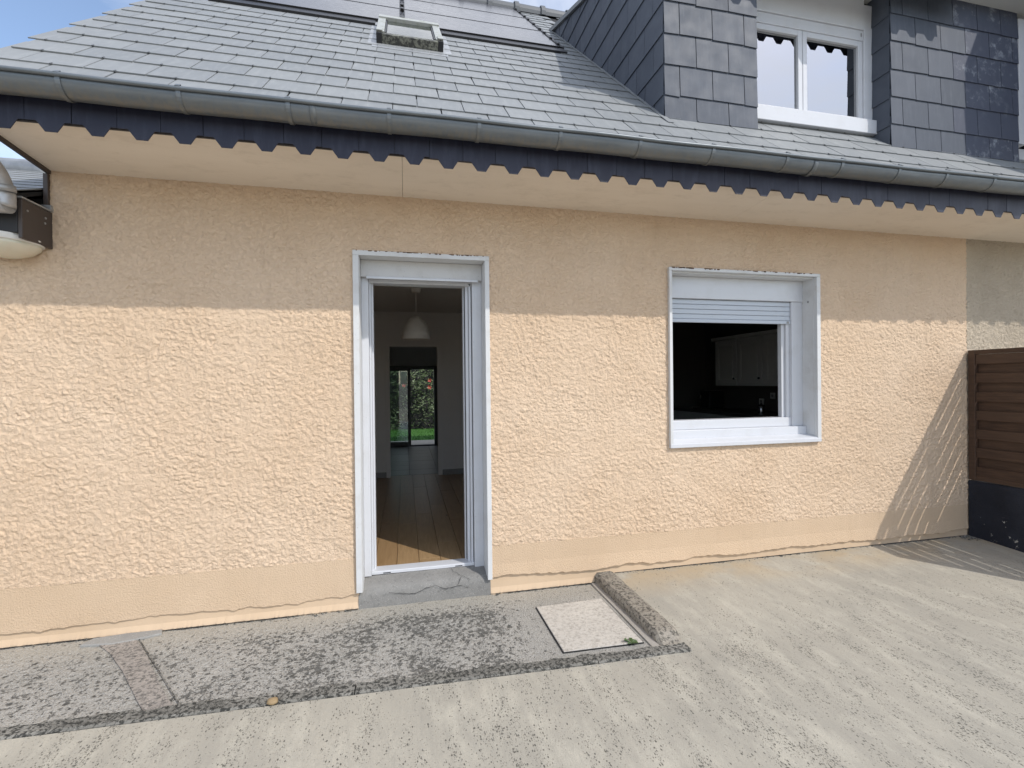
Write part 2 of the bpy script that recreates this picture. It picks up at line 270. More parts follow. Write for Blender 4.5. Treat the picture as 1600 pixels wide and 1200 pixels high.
# ------------------------------------------------------------------ mesh helpers
WORLD = {}
def link(o, parent=None):
    COL.objects.link(o)
    if parent is not None:
        o.parent = parent; o.matrix_parent_inverse = Matrix.Translation(-WORLD.get(parent.name, Vector((0, 0, 0))))
    return o
def tag(o, label=None, cat=None, group=None, kind=None):
    if label: o['label'] = label
    if cat: o['category'] = cat
    if group: o['group'] = group
    if kind: o['kind'] = kind
    return o
def thing(name, label, cat, loc, group=None):
    o = bpy.data.objects.new(name, None); o.location = loc; o.empty_display_size = 0.1
    COL.objects.link(o); WORLD[o.name] = Vector(loc); return tag(o, label, cat, group)
class MB:
    def __init__(s): s.v = []; s.f = []
    def add(s, vs, fs):
        k = len(s.v); s.v += [tuple(v) for v in vs]; s.f += [tuple(i + k for i in f) for f in fs]; return s
    def box(s, x0, x1, y0, y1, z0, z1):
        return s.add([(x0, y0, z0), (x1, y0, z0), (x1, y1, z0), (x0, y1, z0), (x0, y0, z1), (x1, y0, z1), (x1, y1, z1), (x0, y1, z1)],
                     [(0, 3, 2, 1), (4, 5, 6, 7), (0, 1, 5, 4), (1, 2, 6, 5), (2, 3, 7, 6), (3, 0, 4, 7)])
    def obox(s, mat, x0, x1, y0, y1, z0, z1):
        t = MB().box(x0, x1, y0, y1, z0, z1); return s.add([mat @ Vector(v) for v in t.v], t.f)
    def prism(s, poly, ext):
        n = len(poly); e = Vector(ext); a = [Vector(p) for p in poly]; b = [p + e for p in a]
        return s.add(a + b, [tuple(range(n))[::-1], tuple(range(n, 2 * n))] + [(i, (i + 1) % n, n + (i + 1) % n, n + i) for i in range(n)])
    def tube(s, path, r, seg=12, cap=True, arc=None):
        P = [Vector(p) for p in path]; rs = r if isinstance(r, (list, tuple)) else [r] * len(P); vs = []
        for i, p in enumerate(P):
            d = (P[min(i + 1, len(P) - 1)] - P[max(i - 1, 0)]).normalized()
            up = Vector((0, 0, 1)) if abs(d.z) < 0.95 else Vector((1, 0, 0))
            a = d.cross(up).normalized(); b = a.cross(d).normalized()
            for j in range(seg):
                t = 2 * math.pi * j / seg; vs.append(p + (a * math.cos(t) + b * math.sin(t)) * rs[i])
        fs = [(i * seg + j, i * seg + (j + 1) % seg, (i + 1) * seg + (j + 1) % seg, (i + 1) * seg + j) for i in range(len(P) - 1) for j in range(seg)]
        if cap: fs += [tuple(range(seg))[::-1], tuple(range((len(P) - 1) * seg, len(P) * seg))]
        return s.add(vs, fs)
    def lathe(s, c, prof, seg=24):
        vs = []; c = Vector(c)
        for r, z in prof:
            for j in range(seg):
                t = 2 * math.pi * j / seg; vs.append(c + Vector((r * math.cos(t), r * math.sin(t), z)))
        fs = [(i * seg + j, i * seg + (j + 1) % seg, (i + 1) * seg + (j + 1) % seg, (i + 1) * seg + j) for i in range(len(prof) - 1) for j in range(seg)]
        if prof[0][0] > 1e-4: fs.append(tuple(range(seg))[::-1])
        if prof[-1][0] > 1e-4: fs.append(tuple(range((len(prof) - 1) * seg, len(prof) * seg)))
        return s.add(vs, fs)
    def sweep(s, prof, x0, x1):
        """open (y,z) profile extruded along x"""
        n = len(prof); return s.add([(x0, y, z) for y, z in prof] + [(x1, y, z) for y, z in prof], [(i, i + 1, n + i + 1, n + i) for i in range(n - 1)])
    def mesh(s, name, mat, smooth=False, fix=True):
        me = bpy.data.meshes.new(name); me.from_pydata(s.v, [], s.f)
        if fix:
            b = bmesh.new(); b.from_mesh(me); bmesh.ops.recalc_face_normals(b, faces=b.faces); b.to_mesh(me); b.free()
        me.materials.append(mat)
        if smooth:
            for p in me.polygons: p.use_smooth = True
        return me
    def build(s, name, mat, parent=None, bevel=0, smooth=False, solid=0, kind=None, label=None, fix=True):
        o = bpy.data.objects.new(name, s.mesh(name, mat, smooth, fix)); link(o, parent)
        if solid:
            d = o.modifiers.new('solid', 'SOLIDIFY'); d.thickness = solid; d.offset = 0
        if bevel:
            d = o.modifiers.new('bevel', 'BEVEL'); d.width = bevel; d.segments = 2; d.limit_method = 'ANGLE'; d.angle_limit = R(35)
        if kind: o['kind'] = kind
        if label: o['label'] = label
        return o
def box(name, mat, parent, *d, bevel=0.002, **k): return MB().box(*d).build(name, mat, parent, bevel=bevel, **k)
def clip(poly, a, b, c):
    """keep the part of a 2-D polygon where a*u + b*v <= c"""
    out = []
    for i in range(len(poly)):
        p, q = poly[i], poly[(i + 1) % len(poly)]; dp = a * p[0] + b * p[1] - c; dq = a * q[0] + b * q[1] - c
        if dp <= 0: out.append(p)
        if dp * dq < 0:
            t = dp / (dp - dq); out.append((p[0] + (q[0] - p[0]) * t, p[1] + (q[1] - p[1]) * t))
    return out
# numpy gradient noise
_rng = np.random.default_rng(11); _gr = _rng.uniform(0, 2 * np.pi, (256, 256))
def perlin(x, y):
    xi = np.floor(x).astype(int); yi = np.floor(y).astype(int); u = x - xi; v = y - yi
    f = lambda t: t * t * t * (t * (t * 6 - 15) + 10)
    def d(ix, iy, a, b):
        t = _gr[ix % 256, iy % 256]; return np.cos(t) * a + np.sin(t) * b
    n00 = d(xi, yi, u, v); n10 = d(xi + 1, yi, u - 1, v); n01 = d(xi, yi + 1, u, v - 1); n11 = d(xi + 1, yi + 1, u - 1, v - 1)
    a = n00 + f(u) * (n10 - n00); b = n01 + f(u) * (n11 - n01); return (a + f(v) * (b - a)) * 1.5
def sstep(a, b, x):
    t = np.clip((x - a) / (b - a), 0, 1); return t * t * (3 - 2 * t)
def crepi(x, z):
    """trowelled roughcast: irregular flattened lumps with torn edges"""
    wx = x + 0.011 * perlin(x / 0.027 + 7, z / 0.027) + 0.005 * perlin(x / 0.012, z / 0.012 + 3); wz = z + 0.011 * perlin(x / 0.027, z / 0.027 + 31) + 0.005 * perlin(x / 0.012 + 9, z / 0.012)
    a = perlin(wx / 0.032, wz / 0.027); b = perlin(wx / 0.019 + 50, wz / 0.016 + 9); c = perlin(wx / 0.0115 + 20, wz / 0.0105 + 70)
    v = 0.45 + 0.55 * sstep(-0.4, 0.4, perlin(x / 0.35 + 11, z / 0.3 + 5))
    h = 0.0040 * sstep(-0.11, 0.09, a) * (0.55 + 0.45 * v) + 0.0026 * sstep(-0.11, 0.12, b) * v + 0.0011 * sstep(-0.2, 0.2, c) + 0.003 * perlin(x / 0.16 + 3, z / 0.16) + 0.0015 * perlin(x / 0.07, z / 0.07 + 40)
    return h
def peb(x, z):
    a = perlin(x / 0.022, z / 0.022); b = perlin(x / 0.012 + 40, z / 0.012); return 0.006 * sstep(-0.1, 0.5, a) + 0.003 * b
def relief(name, mat, parent, x0, x1, z0, z1, step, func, y, holes=(), keep=None):
    nx = int((x1 - x0) / step) + 1; nzz = int((z1 - z0) / step) + 1
    X, Z = np.meshgrid(np.linspace(x0, x1, nx), np.linspace(z0, z1, nzz)); H = func(X, Z)
    # hairline wobble of the free edges
    co = np.stack([X, y - H, Z], -1).reshape(-1, 3).astype(np.float32)
    idx = np.arange(nx * nzz).reshape(nzz, nx); q = np.stack([idx[:-1, :-1], idx[:-1, 1:], idx[1:, 1:], idx[1:, :-1]], -1).reshape(-1, 4)
    cx = ((X[:-1, :-1] + X[1:, 1:]) / 2).ravel(); cz = ((Z[:-1, :-1] + Z[1:, 1:]) / 2).ravel(); ok = np.ones(len(q), bool)
    for a, b, c, d in holes: ok &= ~((cx > a) & (cx < b) & (cz > c) & (cz < d))
    q = q[ok]; me = bpy.data.meshes.new(name); me.vertices.add(len(co)); me.vertices.foreach_set('co', co.ravel())
    me.loops.add(q.size); me.loops.foreach_set('vertex_index', q.ravel().astype(np.int32)); me.polygons.add(len(q))
    me.polygons.foreach_set('loop_start', np.arange(0, q.size, 4, dtype=np.int32)); me.update(calc_edges=True)
    me.polygons.foreach_set('use_smooth', np.ones(len(q), bool)); me.materials.append(mat)
    return link(bpy.data.objects.new(name, me), parent)

# ------------------------------------------------------------------ ground
def zs(y): return 0.055 + 0.047 * y / 0.95 if y > -0.95 else 0.008 + 0.004 * (y + 0.95)
def edge_y(x): return -0.965 + (1.47 - x) * 0.034
m = MB()
ys = [0.0, -0.3, -0.6, -0.955]
for a, b in zip(ys[:-1], ys[1:]): m.add([(1.45, b, zs(b)), (14, b, zs(b)), (14, a, zs(a)), (1.45, a, zs(a))], [(0, 1, 2, 3)])
xs = [-14, -4, -2, -1, 0, 1, 1.45, 3, 6, 14]; yy = [None, -1.6, -2.6, -4, -7, -12]
for i in range(len(xs) - 1):
    for j in range(len(yy) - 1):
        q = []
        for (x, y) in ((xs[i], yy[j + 1]), (xs[i + 1], yy[j + 1]), (xs[i + 1], yy[j]), (xs[i], yy[j])):
            yv = -0.952 if y is None and x >= 1.44 else (edge_y(x) if y is None else y)
            q.append((x, yv, zs(min(yv, -0.9))))
        m.add(q, [(0, 1, 2, 3)])
tag(m.build('terrace', M['terrace'], fix=False), 'streaked pale concrete terrace in front of the peach wall', None, None, 'structure')
def sheet(name, mat, x0, x1, y0, y1, step, func):
    nx = int((x1 - x0) / step) + 1; ny = int((y1 - y0) / step) + 1
    X, Y = np.meshgrid(np.linspace(x0, x1, nx), np.linspace(y0, y1, ny)); co = np.stack([X, Y, func(X, Y)], -1).reshape(-1, 3).astype(np.float32)
    idx = np.arange(nx * ny).reshape(ny, nx); q = np.stack([idx[:-1, :-1], idx[:-1, 1:], idx[1:, 1:], idx[1:, :-1]], -1).reshape(-1, 4)
    me = bpy.data.meshes.new(name); me.vertices.add(len(co)); me.vertices.foreach_set('co', co.ravel()); me.loops.add(q.size); me.loops.foreach_set('vertex_index', q.ravel().astype(np.int32))
    me.polygons.add(len(q)); me.polygons.foreach_set('loop_start', np.arange(0, q.size, 4, dtype=np.int32)); me.update(calc_edges=True); me.polygons.foreach_set('use_smooth', np.ones(len(q), bool))
    me.materials.append(mat); return link(bpy.data.objects.new(name, me))
def apron_h(x, y):
    rough = sstep(0.85, 0.45, x) * sstep(-0.06, -0.16, y)
    a = perlin(x / 0.022, y / 0.022); b = perlin(x / 0.011 + 9, y / 0.011); c = perlin(x / 0.25 + 2, y / 0.25); d = perlin(x / 0.05 + 20, y / 0.05)
    return 0.002 * c + rough * (0.0024 * sstep(-.4, .3, a) + 0.0016 * b + 0.002 * d - 0.002) - 0.003
tag(sheet('pavement', M['apron'], -3.2, 1.36, -1.0, 0.02, 0.0075, apron_h), 'mossy exposed concrete strip along the foot of the wall', None, None, 'structure')
m = MB(); m.add([(-700, -700, -0.12), (700, -700, -0.12), (700, 700, -0.12), (-700, 700, -0.12)], [(0, 1, 2, 3)])
tag(m.build('ground', M['earth'], fix=False), 'open ground around the house', None, None, 'structure')
m = MB(); m.add([(-12, 7.6, 0.0), (12, 7.6, 0.0), (12, 24, 0.0), (-12, 24, 0.0)], [(0, 1, 2, 3)])
tag(m.build('lawn', M['lawn'], fix=False), 'green lawn behind the house', None, None, 'structure')
m = MB(); m.box(-8, 8, 7.35, 8.55, -0.1, 0.06); tag(m.build('garden_path', M['cover_strip']), 'pale paved strip outside the garden door', None, None, 'structure')
m = MB(); rr = random.Random(3)
for i in range(5000):
    x = rr.uniform(-2.5, 3.5); y = rr.uniform(8.6, 11.5); h = rr.uniform(0.03, 0.07); w = 0.008; a = rr.uniform(0, 6.28)
    m.add([(x - w * math.cos(a), y - w * math.sin(a), 0), (x + w * math.cos(a), y + w * math.sin(a), 0), (x + rr.uniform(-.03, .03), y + rr.uniform(-.03, .03), h)], [(0, 1, 2)])
tag(m.build('grass', M['lawn'], fix=False), 'short green grass seen through the garden door', 'grass', None, 'stuff')

# edging stones, kerb, inspection cover, repairs
ed = thing('kerb_edging', 'row of dark rough concrete edging stones between the mossy strip and the pale terrace', 'edging', (0.0, -0.93, 0))
cuts = [-6.0, -3.6, -1.72, -0.245, 0.95, 1.475]
for a, b in zip(cuts[:-1], cuts[1:]):
    m = MB(); n = max(2, int((b - a) / 0.05)); g0 = 0.003
    top = []; 
    xs_ = [a + g0 + (b - a - 2 * g0) * i / n for i in range(n + 1)]
    vs = []; fs = []
    for x in xs_:
        j = random.uniform(-.005, .005); w = 0.088 + random.uniform(-.008, .008); e = edge_y(x); zt = 0.017 + random.uniform(-.003, .003)
        vs += [(x, e + 0.002 + j * .4, -0.05), (x, e + 0.004 + j * .4, zt - .006), (x, e + 0.016 + j, zt), (x, e + w - .012, zt), (x, e + w, zt - .008), (x, e + w + .004, -0.05)]
    for i in range(n):
        for k in range(5): fs.append((i * 6 + k, (i + 1) * 6 + k, (i + 1) * 6 + k + 1, i * 6 + k + 1))
    fs += [tuple(range(6)), tuple(range(n * 6, n * 6 + 6))]
    m.add(vs, fs).build('kerb_stone', M['edging'], ed)
m = MB(); vs = []; fs = []; n = 26
for i in range(n + 1):
    y = -0.885 * i / n; t = i / n; dz = -0.052 * sstep(0.9, 1.0, t); zt = 0.066 - 0.010 * t + dz + random.uniform(-.002, .002); j = random.uniform(-.003, .003)
    vs += [(1.312 + .022 * t + j, y, -.03), (1.318 + .022 * t + j, y, zt - .022), (1.338 + .02 * t + j, y, zt), (1.435 + .02 * t, y, zt + .003), (1.458 + .018 * t, y, zt - .006), (1.466 + .016 * t, y, -.03)]
for i in range(n):
    for k in range(5): fs.append((i * 6 + k, (i + 1) * 6 + k, (i + 1) * 6 + k + 1, i * 6 + k + 1))
fs += [tuple(range(6)), tuple(range(n * 6, n * 6 + 6))]
tag(m.add(vs, fs).build('concrete_kerb', M['kerb'], smooth=False), 'short rounded concrete kerb running out from the wall right of the inspection cover', 'kerb')
ic = thing('inspection_cover', 'pale square concrete inspection cover set flush in front of the wall between door and kerb', 'cover', (1.03, -0.54, 0))
m = MB(); m.prism([(0.806, -.276, -.03), (1.256, -.266, -.03), (1.268, -.808, -.03), (0.812, -.796, -.03)], (0, 0, .037)); m.build('slab', M['cover'], ic, bevel=.003)
m = MB(); m.prism([(0.801, -.272, -.03), (1.260, -.262, -.03), (1.273, -.813, -.03), (0.806, -.801, -.03)], (0, 0, .0325)); m.build('joint_frame', M['crack'], ic)
m = MB(); m.prism([(1.283, -.03, -.02), (1.318, -.03, -.02), (1.338, -.89, -.02), (1.295, -.89, -.02)], (0, 0, .026)); tag(m.build('cement_strip', M['cover_strip']), 'smooth cement strip between inspection cover and kerb', None, None, 'structure')
m = MB(); pl = [(-1.70, -.10), (-1.52, -.085), (-1.42, -.22), (-1.25, -.48), (-1.08, -.73), (-0.965, -.855), (-1.10, -.86), (-1.22, -.70), (-1.42, -.42), (-1.58, -.22)]
m.prism([(x, y, -.02) for x, y in pl], (0, 0, .0245)); tag(m.build('repair_strip', M['repair']), 'diagonal pinkish cement repair across the mossy strip', None, None, 'structure')
m = MB(); pl = [(-1.79, -.10), (-1.76, -.03), (-1.60, -.012), (-1.42, -.012), (-1.40, -.06), (-1.50, -.10), (-1.62, -.125)]
m.prism([(x, y, -.02) for x, y in pl], (0, 0, .030)); tag(m.build('cement_patch', M['repair_grey'], bevel=.006), 'smooth grey cement patch at the foot of the wall', None, None, 'structure')
m = MB(); m.add([(-1.500, -.10, .0055), (-1.496, -.097, .0055), (-.952, -.86, .0055), (-.958, -.862, .0055)], [(0, 1, 2, 3)]); tag(m.build('repair_joint', M['edging'], fix=False), 'dark open joint beside the cement repair', None, None, 'structure')
wd = thing('weed', 'small green weed growing in the front joint of the inspection cover', 'plant', (1.2, -0.81, 0.005))
for i in range(9):
    a = i * 0.7 + random.uniform(-.2, .2); l = random.uniform(.02, .045); d = Vector((math.cos(a), math.sin(a), random.uniform(.25, .7))); p = Vector((1.2, -.805, .006)); q = d.cross(Vector((0, 0, 1))).normalized() * l * .24
    m = MB(); pts = [p, p + d * l * .45 + q * .6, p + d * l * .75 + q, p + d * l - Vector((0, 0, .008)), p + d * l * .75 - q, p + d * l * .45 - q * .6]
    m.add(pts, [(0, 1, 2, 3), (0, 3, 4, 5)]).build('leaf', M['weed'], wd, solid=.001)

# ------------------------------------------------------------------ house: walls
house = thing('house', 'peach roughcast house with slate roof, open white door and half shuttered window', 'house', (1.4, 0, 0))
DX0, DX1, DZ1 = -0.300, 0.548, 2.290
WX0, WX1, WZ0, WZ1 = 1.935, 3.258, 0.955, 2.282
tag(relief('wall', M['peach'], house, -2.9, 4.85, 0.325, 2.72, 0.0049, crepi, -0.004, holes=((DX0, DX1, 0, DZ1), (WX0, WX1, WZ0, WZ1), (-9, -1.957, 2.30, 9))))
m = MB()
for a, b, c, d in ((-3.4, -1.957, -.1, 2.30), (-1.957, DX0, -.1, 2.72), (DX0, DX1, DZ1, 2.72), (DX1, WX0, -.1, 2.72), (WX0, WX1, -.1, WZ0), (WX0, WX1, WZ1, 2.72), (WX1, 4.85, -.1, 2.72)):
    m.box(a, b, 0.006, 0.25, c, d)
m.build('wall_core', M['inner_paint'], house)
# plinth: sandy coat with a torn lower edge over a smooth base coat
def plinth(x0, x1):
    n = int((x1 - x0) / 0.012); xs = np.linspace(x0, x1, n)
    lo = 0.105 + 0.020 * perlin(xs / 0.5, xs * 0 + 2.3) + 0.011 * perlin(xs / 0.09, xs * 0 + 8.1) + 0.006 * perlin(xs / 0.03, xs * 0 + 1.1)
    if x0 < 0: lo = lo - 0.02
    m = MB(); vs = []; lip = -0.0125 if x0 < 0 else -0.021
    for x, l in zip(xs, lo): vs += [(x, 0.006, l), (x, lip + .005 * float(perlin(np.array(x / .2), np.array(4.4))), l + .004), (x, -0.010, 0.20), (x, -0.007, .327), (x, 0.006, .331)]
    fs = [(i * 5 + k, (i + 1) * 5 + k, (i + 1) * 5 + k + 1, i * 5 + k + 1) for i in range(n - 1) for k in range(4)]
    m.add(vs, fs).build('plinth', M['plinth'], house)
    m = MB(); vs = []
    for x in xs:
        b = random.uniform(-.004, .004); vs += [(x, -.016 + b, -.02), (x, -.012 + b * .6, .008 + b), (x, -0.003, .04), (x, -0.003, .15)]
    fs = [(i * 4 + k, (i + 1) * 4 + k, (i + 1) * 4 + k + 1, i * 4 + k + 1) for i in range(n - 1) for k in range(3)]
    m.add(vs, fs).build('plinth_base', M['plinth_base'], house)
plinth(-3.4, DX0 - .005); plinth(DX1 + .008, 4.85)
# gap line of dirt where wall meets ground
for x0, x1, z in ((-3.4, -.31, .003), (.55, 1.31, .003), (1.47, 4.85, .0575)):
    n = int((x1 - x0) / .02); m = MB(); vs = []
    for i in range(n + 1):
        x = x0 + (x1 - x0) * i / n; w = max(.001, .005 + .006 * random.random() ** 3 + .006 * math.sin(x * 9) * math.sin(x * 3.1)); vs += [(x, -.012, z), (x, -.016 - w, z - .0005)]
    m.add(vs, [(2 * i, 2 * i + 1, 2 * i + 3, 2 * i + 2) for i in range(n)]).build('wall_foot_joint', M['crack'], house, fix=False)
# gable walls, back wall, ceilings, partitions
T44 = math.tan(R(44)); C44 = math.cos(R(44)); S44 = math.sin(R(44)); Z0 = 2.86 + .62 * T44; RY = 3.62; RZ = Z0 + RY * T44
def roofz(y): return Z0 + y * T44
for x0, x1, nm in ((-1.955, -1.75, 'gable_wall'), (9.0, 9.2, 'gable_wall')):
    m = MB(); m.prism([(x0, 0.26, -.1), (x0, 7.15, -.1), (x0, 7.15, roofz(.09) - .1), (x0, RY, RZ - .12), (x0, .26, roofz(.26) - .12)], (x1 - x0, 0, 0)); m.build(nm, M['peach'], house)
m = MB()
GX0, GX1, GZ0, GZ1 = -0.80, 0.64, 0.17, 1.80
for a, b, c, d in ((-1.955, GX0, -.1, 3.4), (GX0, GX1, GZ1, 3.4), (GX1, 9.0, -.1, 3.4), (GX0, GX1, -.1, .16)): m.box(a, b, 6.68, 6.92, c, d)
m.build('back_wall', M['inner_paint'], house)
m = MB()
for a, b, c, d in ((-1.75, -.208, .0, 2.43), (-.208, .439, 1.955, 2.43), (.439, 9.0, .0, 2.43)): m.box(a, b, 3.452, 3.55, c, d)
m.box(1.22, 1.32, .25, 3.45, 0, 2.43); m.box(4.65, 4.85, .25, 3.45, 0, 2.43); m.box(1.9, 2.0, 3.55, 6.68, 0, 2.43)
m.build('partition_wall', M['inner_paint'], house)
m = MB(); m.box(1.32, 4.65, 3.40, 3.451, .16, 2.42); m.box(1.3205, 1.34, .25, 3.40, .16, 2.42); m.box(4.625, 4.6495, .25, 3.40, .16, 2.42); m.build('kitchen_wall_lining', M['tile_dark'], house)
m = MB(); m.box(-1.75, 4.65, .25, 6.68, 2.431, 2.6); m.build('ceiling', M['ceiling_paint'], house)
m = MB(); m.box(-1.75, 4.65, .25, 6.68, -.1, .155); m.build('floor_slab', M['crack'], house)
for nm, dims in (('architrave', (-.262, -.206, 3.435, 3.455, .17, 2.003)), ('architrave', (.437, .495, 3.435, 3.455, .17, 2.003)), ('architrave', (-.206, .437, 3.435, 3.455, 1.953, 2.003))): box(nm, M['inner_paint'], house, *dims)
for dims in ((-1.74, -.263, 3.435, 3.451, .17, .245), (.496, 1.21, 3.435, 3.451, .17, .245)): box('skirting_board', M['skirting'], house, *dims)
# oak floor planks and grey tiles
fl = MB().box(-1.74, 1.21, .23, 3.56, .150, .158).build('wood_floor', M['oak'], house)
x = -1.0; pr = random.Random(5)
while x < 1.2:
    y = .232 - pr.uniform(0, 1.2)
    while y < 3.55:
        y1 = y + 1.22; a = max(y, .232); b = min(y1 - .003, 3.552)
        if b - a > .05: MB().box(x, min(x + .152, 1.212), a, b, .1585, .1700 + pr.uniform(-.0004, .0004)).build('plank', M['oak'], fl, bevel=.0012)
        y = y1
    x += .155
tf = MB().box(-1.74, 1.89, 3.56, 6.68, .150, .158).build('tile_floor', M['crack'], house)
for i in range(5):
    for j in range(8): MB().box(-.75 + i * .4, -.354 + i * .4, 3.562 + j * .4, 3.957 + j * .4, .1585, .170 + pr.uniform(-.0004, .0004)).build('tile', M['tile'], tf)

# ------------------------------------------------------------------ door
dr = MB()
df = bpy.data.objects.new('sliding_door', None); link(df, house)
box('trim', M['trim'], df, -.320, -.283, -.030, .002, .108, 2.276); box('trim', M['trim'], df, .535, .566, -.030, .002, .105, 2.276)
box('trim', M['trim'], df, -.320, .566, -.030, .002, 2.2765, 2.308)
box('reveal', M['trim'], df, -.299, -.281, .0025, .235, .10, 2.2765); box('reveal', M['trim'], df, .533, .548, .0025, .235, .12, 2.2765)
box('reveal', M['trim'], df, -.2805, .5325, .0025, .235, 2.2765, 2.29)
box('shutter_box', M['box_paint'], df, -.2805, .5325, .082, .235, 2.163, 2.276, bevel=.004)
box('box_edge', M['pvc'], df, -.245, .505, .074, .0815, 2.150, 2.166)
box('frame', M['pvc'], df, -.2805, -.236, .12, .235, .15, 2.162); box('frame', M['pvc'], df, .467, .5325, .12, .235, .13, 2.162)
box('track', M['pvc'], df, -.2355, -.222, .16, .24, .17, 2.162); box('track', M['pvc'], df, -.2215, -.2085, .185, .25, .17, 2.162)
box('sash_stile', M['pvc'], df, .447, .462, .15, .19, .17, 2.155); box('sash_stile', M['pvc'], df, .424, .445, .175, .235, .17, 2.150); box('sash_stile', M['pvc'], df, .4115, .421, .215, .26, .17, 2.145)
box('seal', M['black'], df, .4215, .4235, .20, .25, .17, 2.14); box('seal', M['black'], df, .4625, .4665, .165, .235, .17, 2.15)
box('frame_head', M['pvc'], df, -.2355, .4665, .15, .25, 2.138, 2.1625)
box('threshold', M['pvc'], df, -.236, .467, .135, .232, .150, .1735, bevel=.004)
box('drain_slot', M['black'], df, -.16, -.11, .1335, .1349, .156, .162); box('drain_slot', M['black'], df, .33, .38, .1335, .1349, .156, .162)
for i in range(26):   # rust flecks along the top edge
    x = random.uniform(-.28, .54); w = random.uniform(.004, .03); MBx = None
m = MB()
for i in range(46):
    x = random.uniform(.0, .53) if i % 4 else random.uniform(-.3, .0); w = random.uniform(.003, .02); h = random.uniform(.002, .007)
    m.box(x, x + w, -.0312, -.0301, 2.308 - h, 2.3085)
m.build('rust', M['rust'], df)
# step
nx, ny = 60, 22
prof = [(.135, .150), (.10, .143), (.06, .135), (.03, .125), (.012, .113), (.0, .097), (-.007, .075), (-.010, .04), (-.013, -.02)]
m = MB(); vs = []; fs = []
X = np.linspace(-.309, .556, nx); P = np.array(prof); tt = np.linspace(0, len(prof) - 1, ny); PY = np.interp(tt, range(len(prof)), P[:, 0]); PZ = np.interp(tt, range(len(prof)), P[:, 1])
for i, x in enumerate(X):
    for j in range(ny):
        e = .0035 * float(perlin(np.array(x / .06), np.array(PY[j] / .04 + PZ[j] / .05))); vs.append((x, PY[j] - e * .5, PZ[j] + e * .7 - .015 * max(0, -x)))
fs = [(i * ny + j, (i + 1) * ny + j, (i + 1) * ny + j + 1, i * ny + j + 1) for i in range(nx - 1) for j in range(ny - 1)]
st = m.add(vs, fs).build('step', M['step'], house, smooth=True, fix=True)
def crack(pts, w, nrm):
    m = MB(); out = []
    for a, b in zip(pts[:-1], pts[1:]):
        a = Vector(a); b = Vector(b)
        for k in range(4): out.append(a.lerp(b, k / 4) + Vector((random.uniform(-.003, .003), 0, random.uniform(-.003, .003))))
    out.append(Vector(pts[-1])); vs = []
    for i, p in enumerate(out):
        t = (out[min(i + 1, len(out) - 1)] - out[max(0, i - 1)]).normalized(); s = t.cross(Vector(nrm)).normalized() * w * random.uniform(.4, 1.1); vs += [p - s, p + s]
    m.add(vs, [(2 * i, 2 * i + 1, 2 * i + 3, 2 * i + 2) for i in range(len(out) - 1)]).build('crack', M['crack'], st, fix=False)
crack([(-.12, -.015, .085), (-.03, -.014, .068), (.05, -.014, .06), (.12, -.0135, .09), (.18, -.013, .10), (.25, -.0145, .068), (.33, -.014, .085), (.40, -.014, .065)], .0016, (0, -1, .3))
crack([(.33, -.0125, .085), (.345, -.006, .112), (.36, .02, .1275)], .0016, (0, -1, .6)); crack([(.42, -.006, .108), (.36, .03, .1345), (.31, .08, .146), (.30, .12, .153)], .0014, (0, -.3, 1))

# ------------------------------------------------------------------ ground-floor window
wf = bpy.data.objects.new('kitchen_window', None); link(wf, house)
box('trim', M['trim'], wf, 1.922, 1.946, -.032, .002, .975, 2.272); box('trim', M['trim'], wf, 3.238, 3.272, -.032, .002, .975, 2.272); box('trim', M['trim'], wf, 1.922, 3.272, -.032, .002, 2.2725, 2.296)
box('reveal', M['trim'], wf, 1.936, 1.949, .0025, .24, .955, 2.272); box('reveal', M['trim'], wf, 3.236, 3.2575, .0025, .24, .955, 2.272); box('reveal', M['trim'], wf, 1.9495, 3.2355, .0025, .24, 2.262, 2.2815)
m = MB(); m.prism([(1.922, -.034, .945), (1.922, -.034, .974), (1.922, -.02, .982), (1.922, .075, 1.000), (1.922, .075, .945)], (1.35, 0, 0)); m.build('sill', M['pvc'], wf, bevel=.003)
box('lower_sill', M['pvc'], wf, 1.9495, 3.2355, .0755, .24, .955, 1.062, bevel=.004)
box('shutter_box', M['pvc'], wf, 1.9495, 3.188, .10, .24, 2.092, 2.2615, bevel=.003)
box('shutter_guide', M['pvc'], wf, 3.130, 3.2355, .112, .24, 1.0625, 2.0915, bevel=.003); box('shutter_guide', M['pvc'], wf, 1.9495, 2.03, .112, .24, 1.0625, 2.0915, bevel=.003)
box('guide_cap', M['pvc'], wf, 3.1885, 3.2355, .106, .24, 2.092, 2.2615, bevel=.002)
for i in range(4):
    z0 = 1.937 + i * .0385; box('shutter_slat', M['shutter'], wf, 2.0305, 3.1295, .128, .141, z0, z0 + .0365, bevel=.004)
box('shutter_bar', M['shutter'], wf, 2.0305, 3.1295, .122, .145, 1.908, 1.935, bevel=.003); box('latch', M['skirting'], wf, 3.09, 3.112, .118, .122, 1.914, 1.93)
box('sash_rail', M['pvc'], wf, 2.0305, 3.1295, .125, .22, 1.0625, 1.135, bevel=.004)
for a, b, y in ((3.098, 3.1295, .137), (3.066, 3.0955, .155)): box('sash_stile', M['pvc'], wf, a, b, y, y + .04, 1.1355, 2.09, bevel=.002)
box('hinge', M['skirting'], wf, 3.2335, 3.236, .045, .062, 2.075, 2.092)
m = MB()
for i in range(60):
    x = random.uniform(1.93, 2.1) if i % 3 == 0 else random.uniform(2.2, 3.25); w = random.uniform(.003, .03); h = random.uniform(.002, .009); m.box(x, x + w, -.0334, -.0321, 2.296 - h, 2.2966)
m.build('rust', M['rust'], wf)

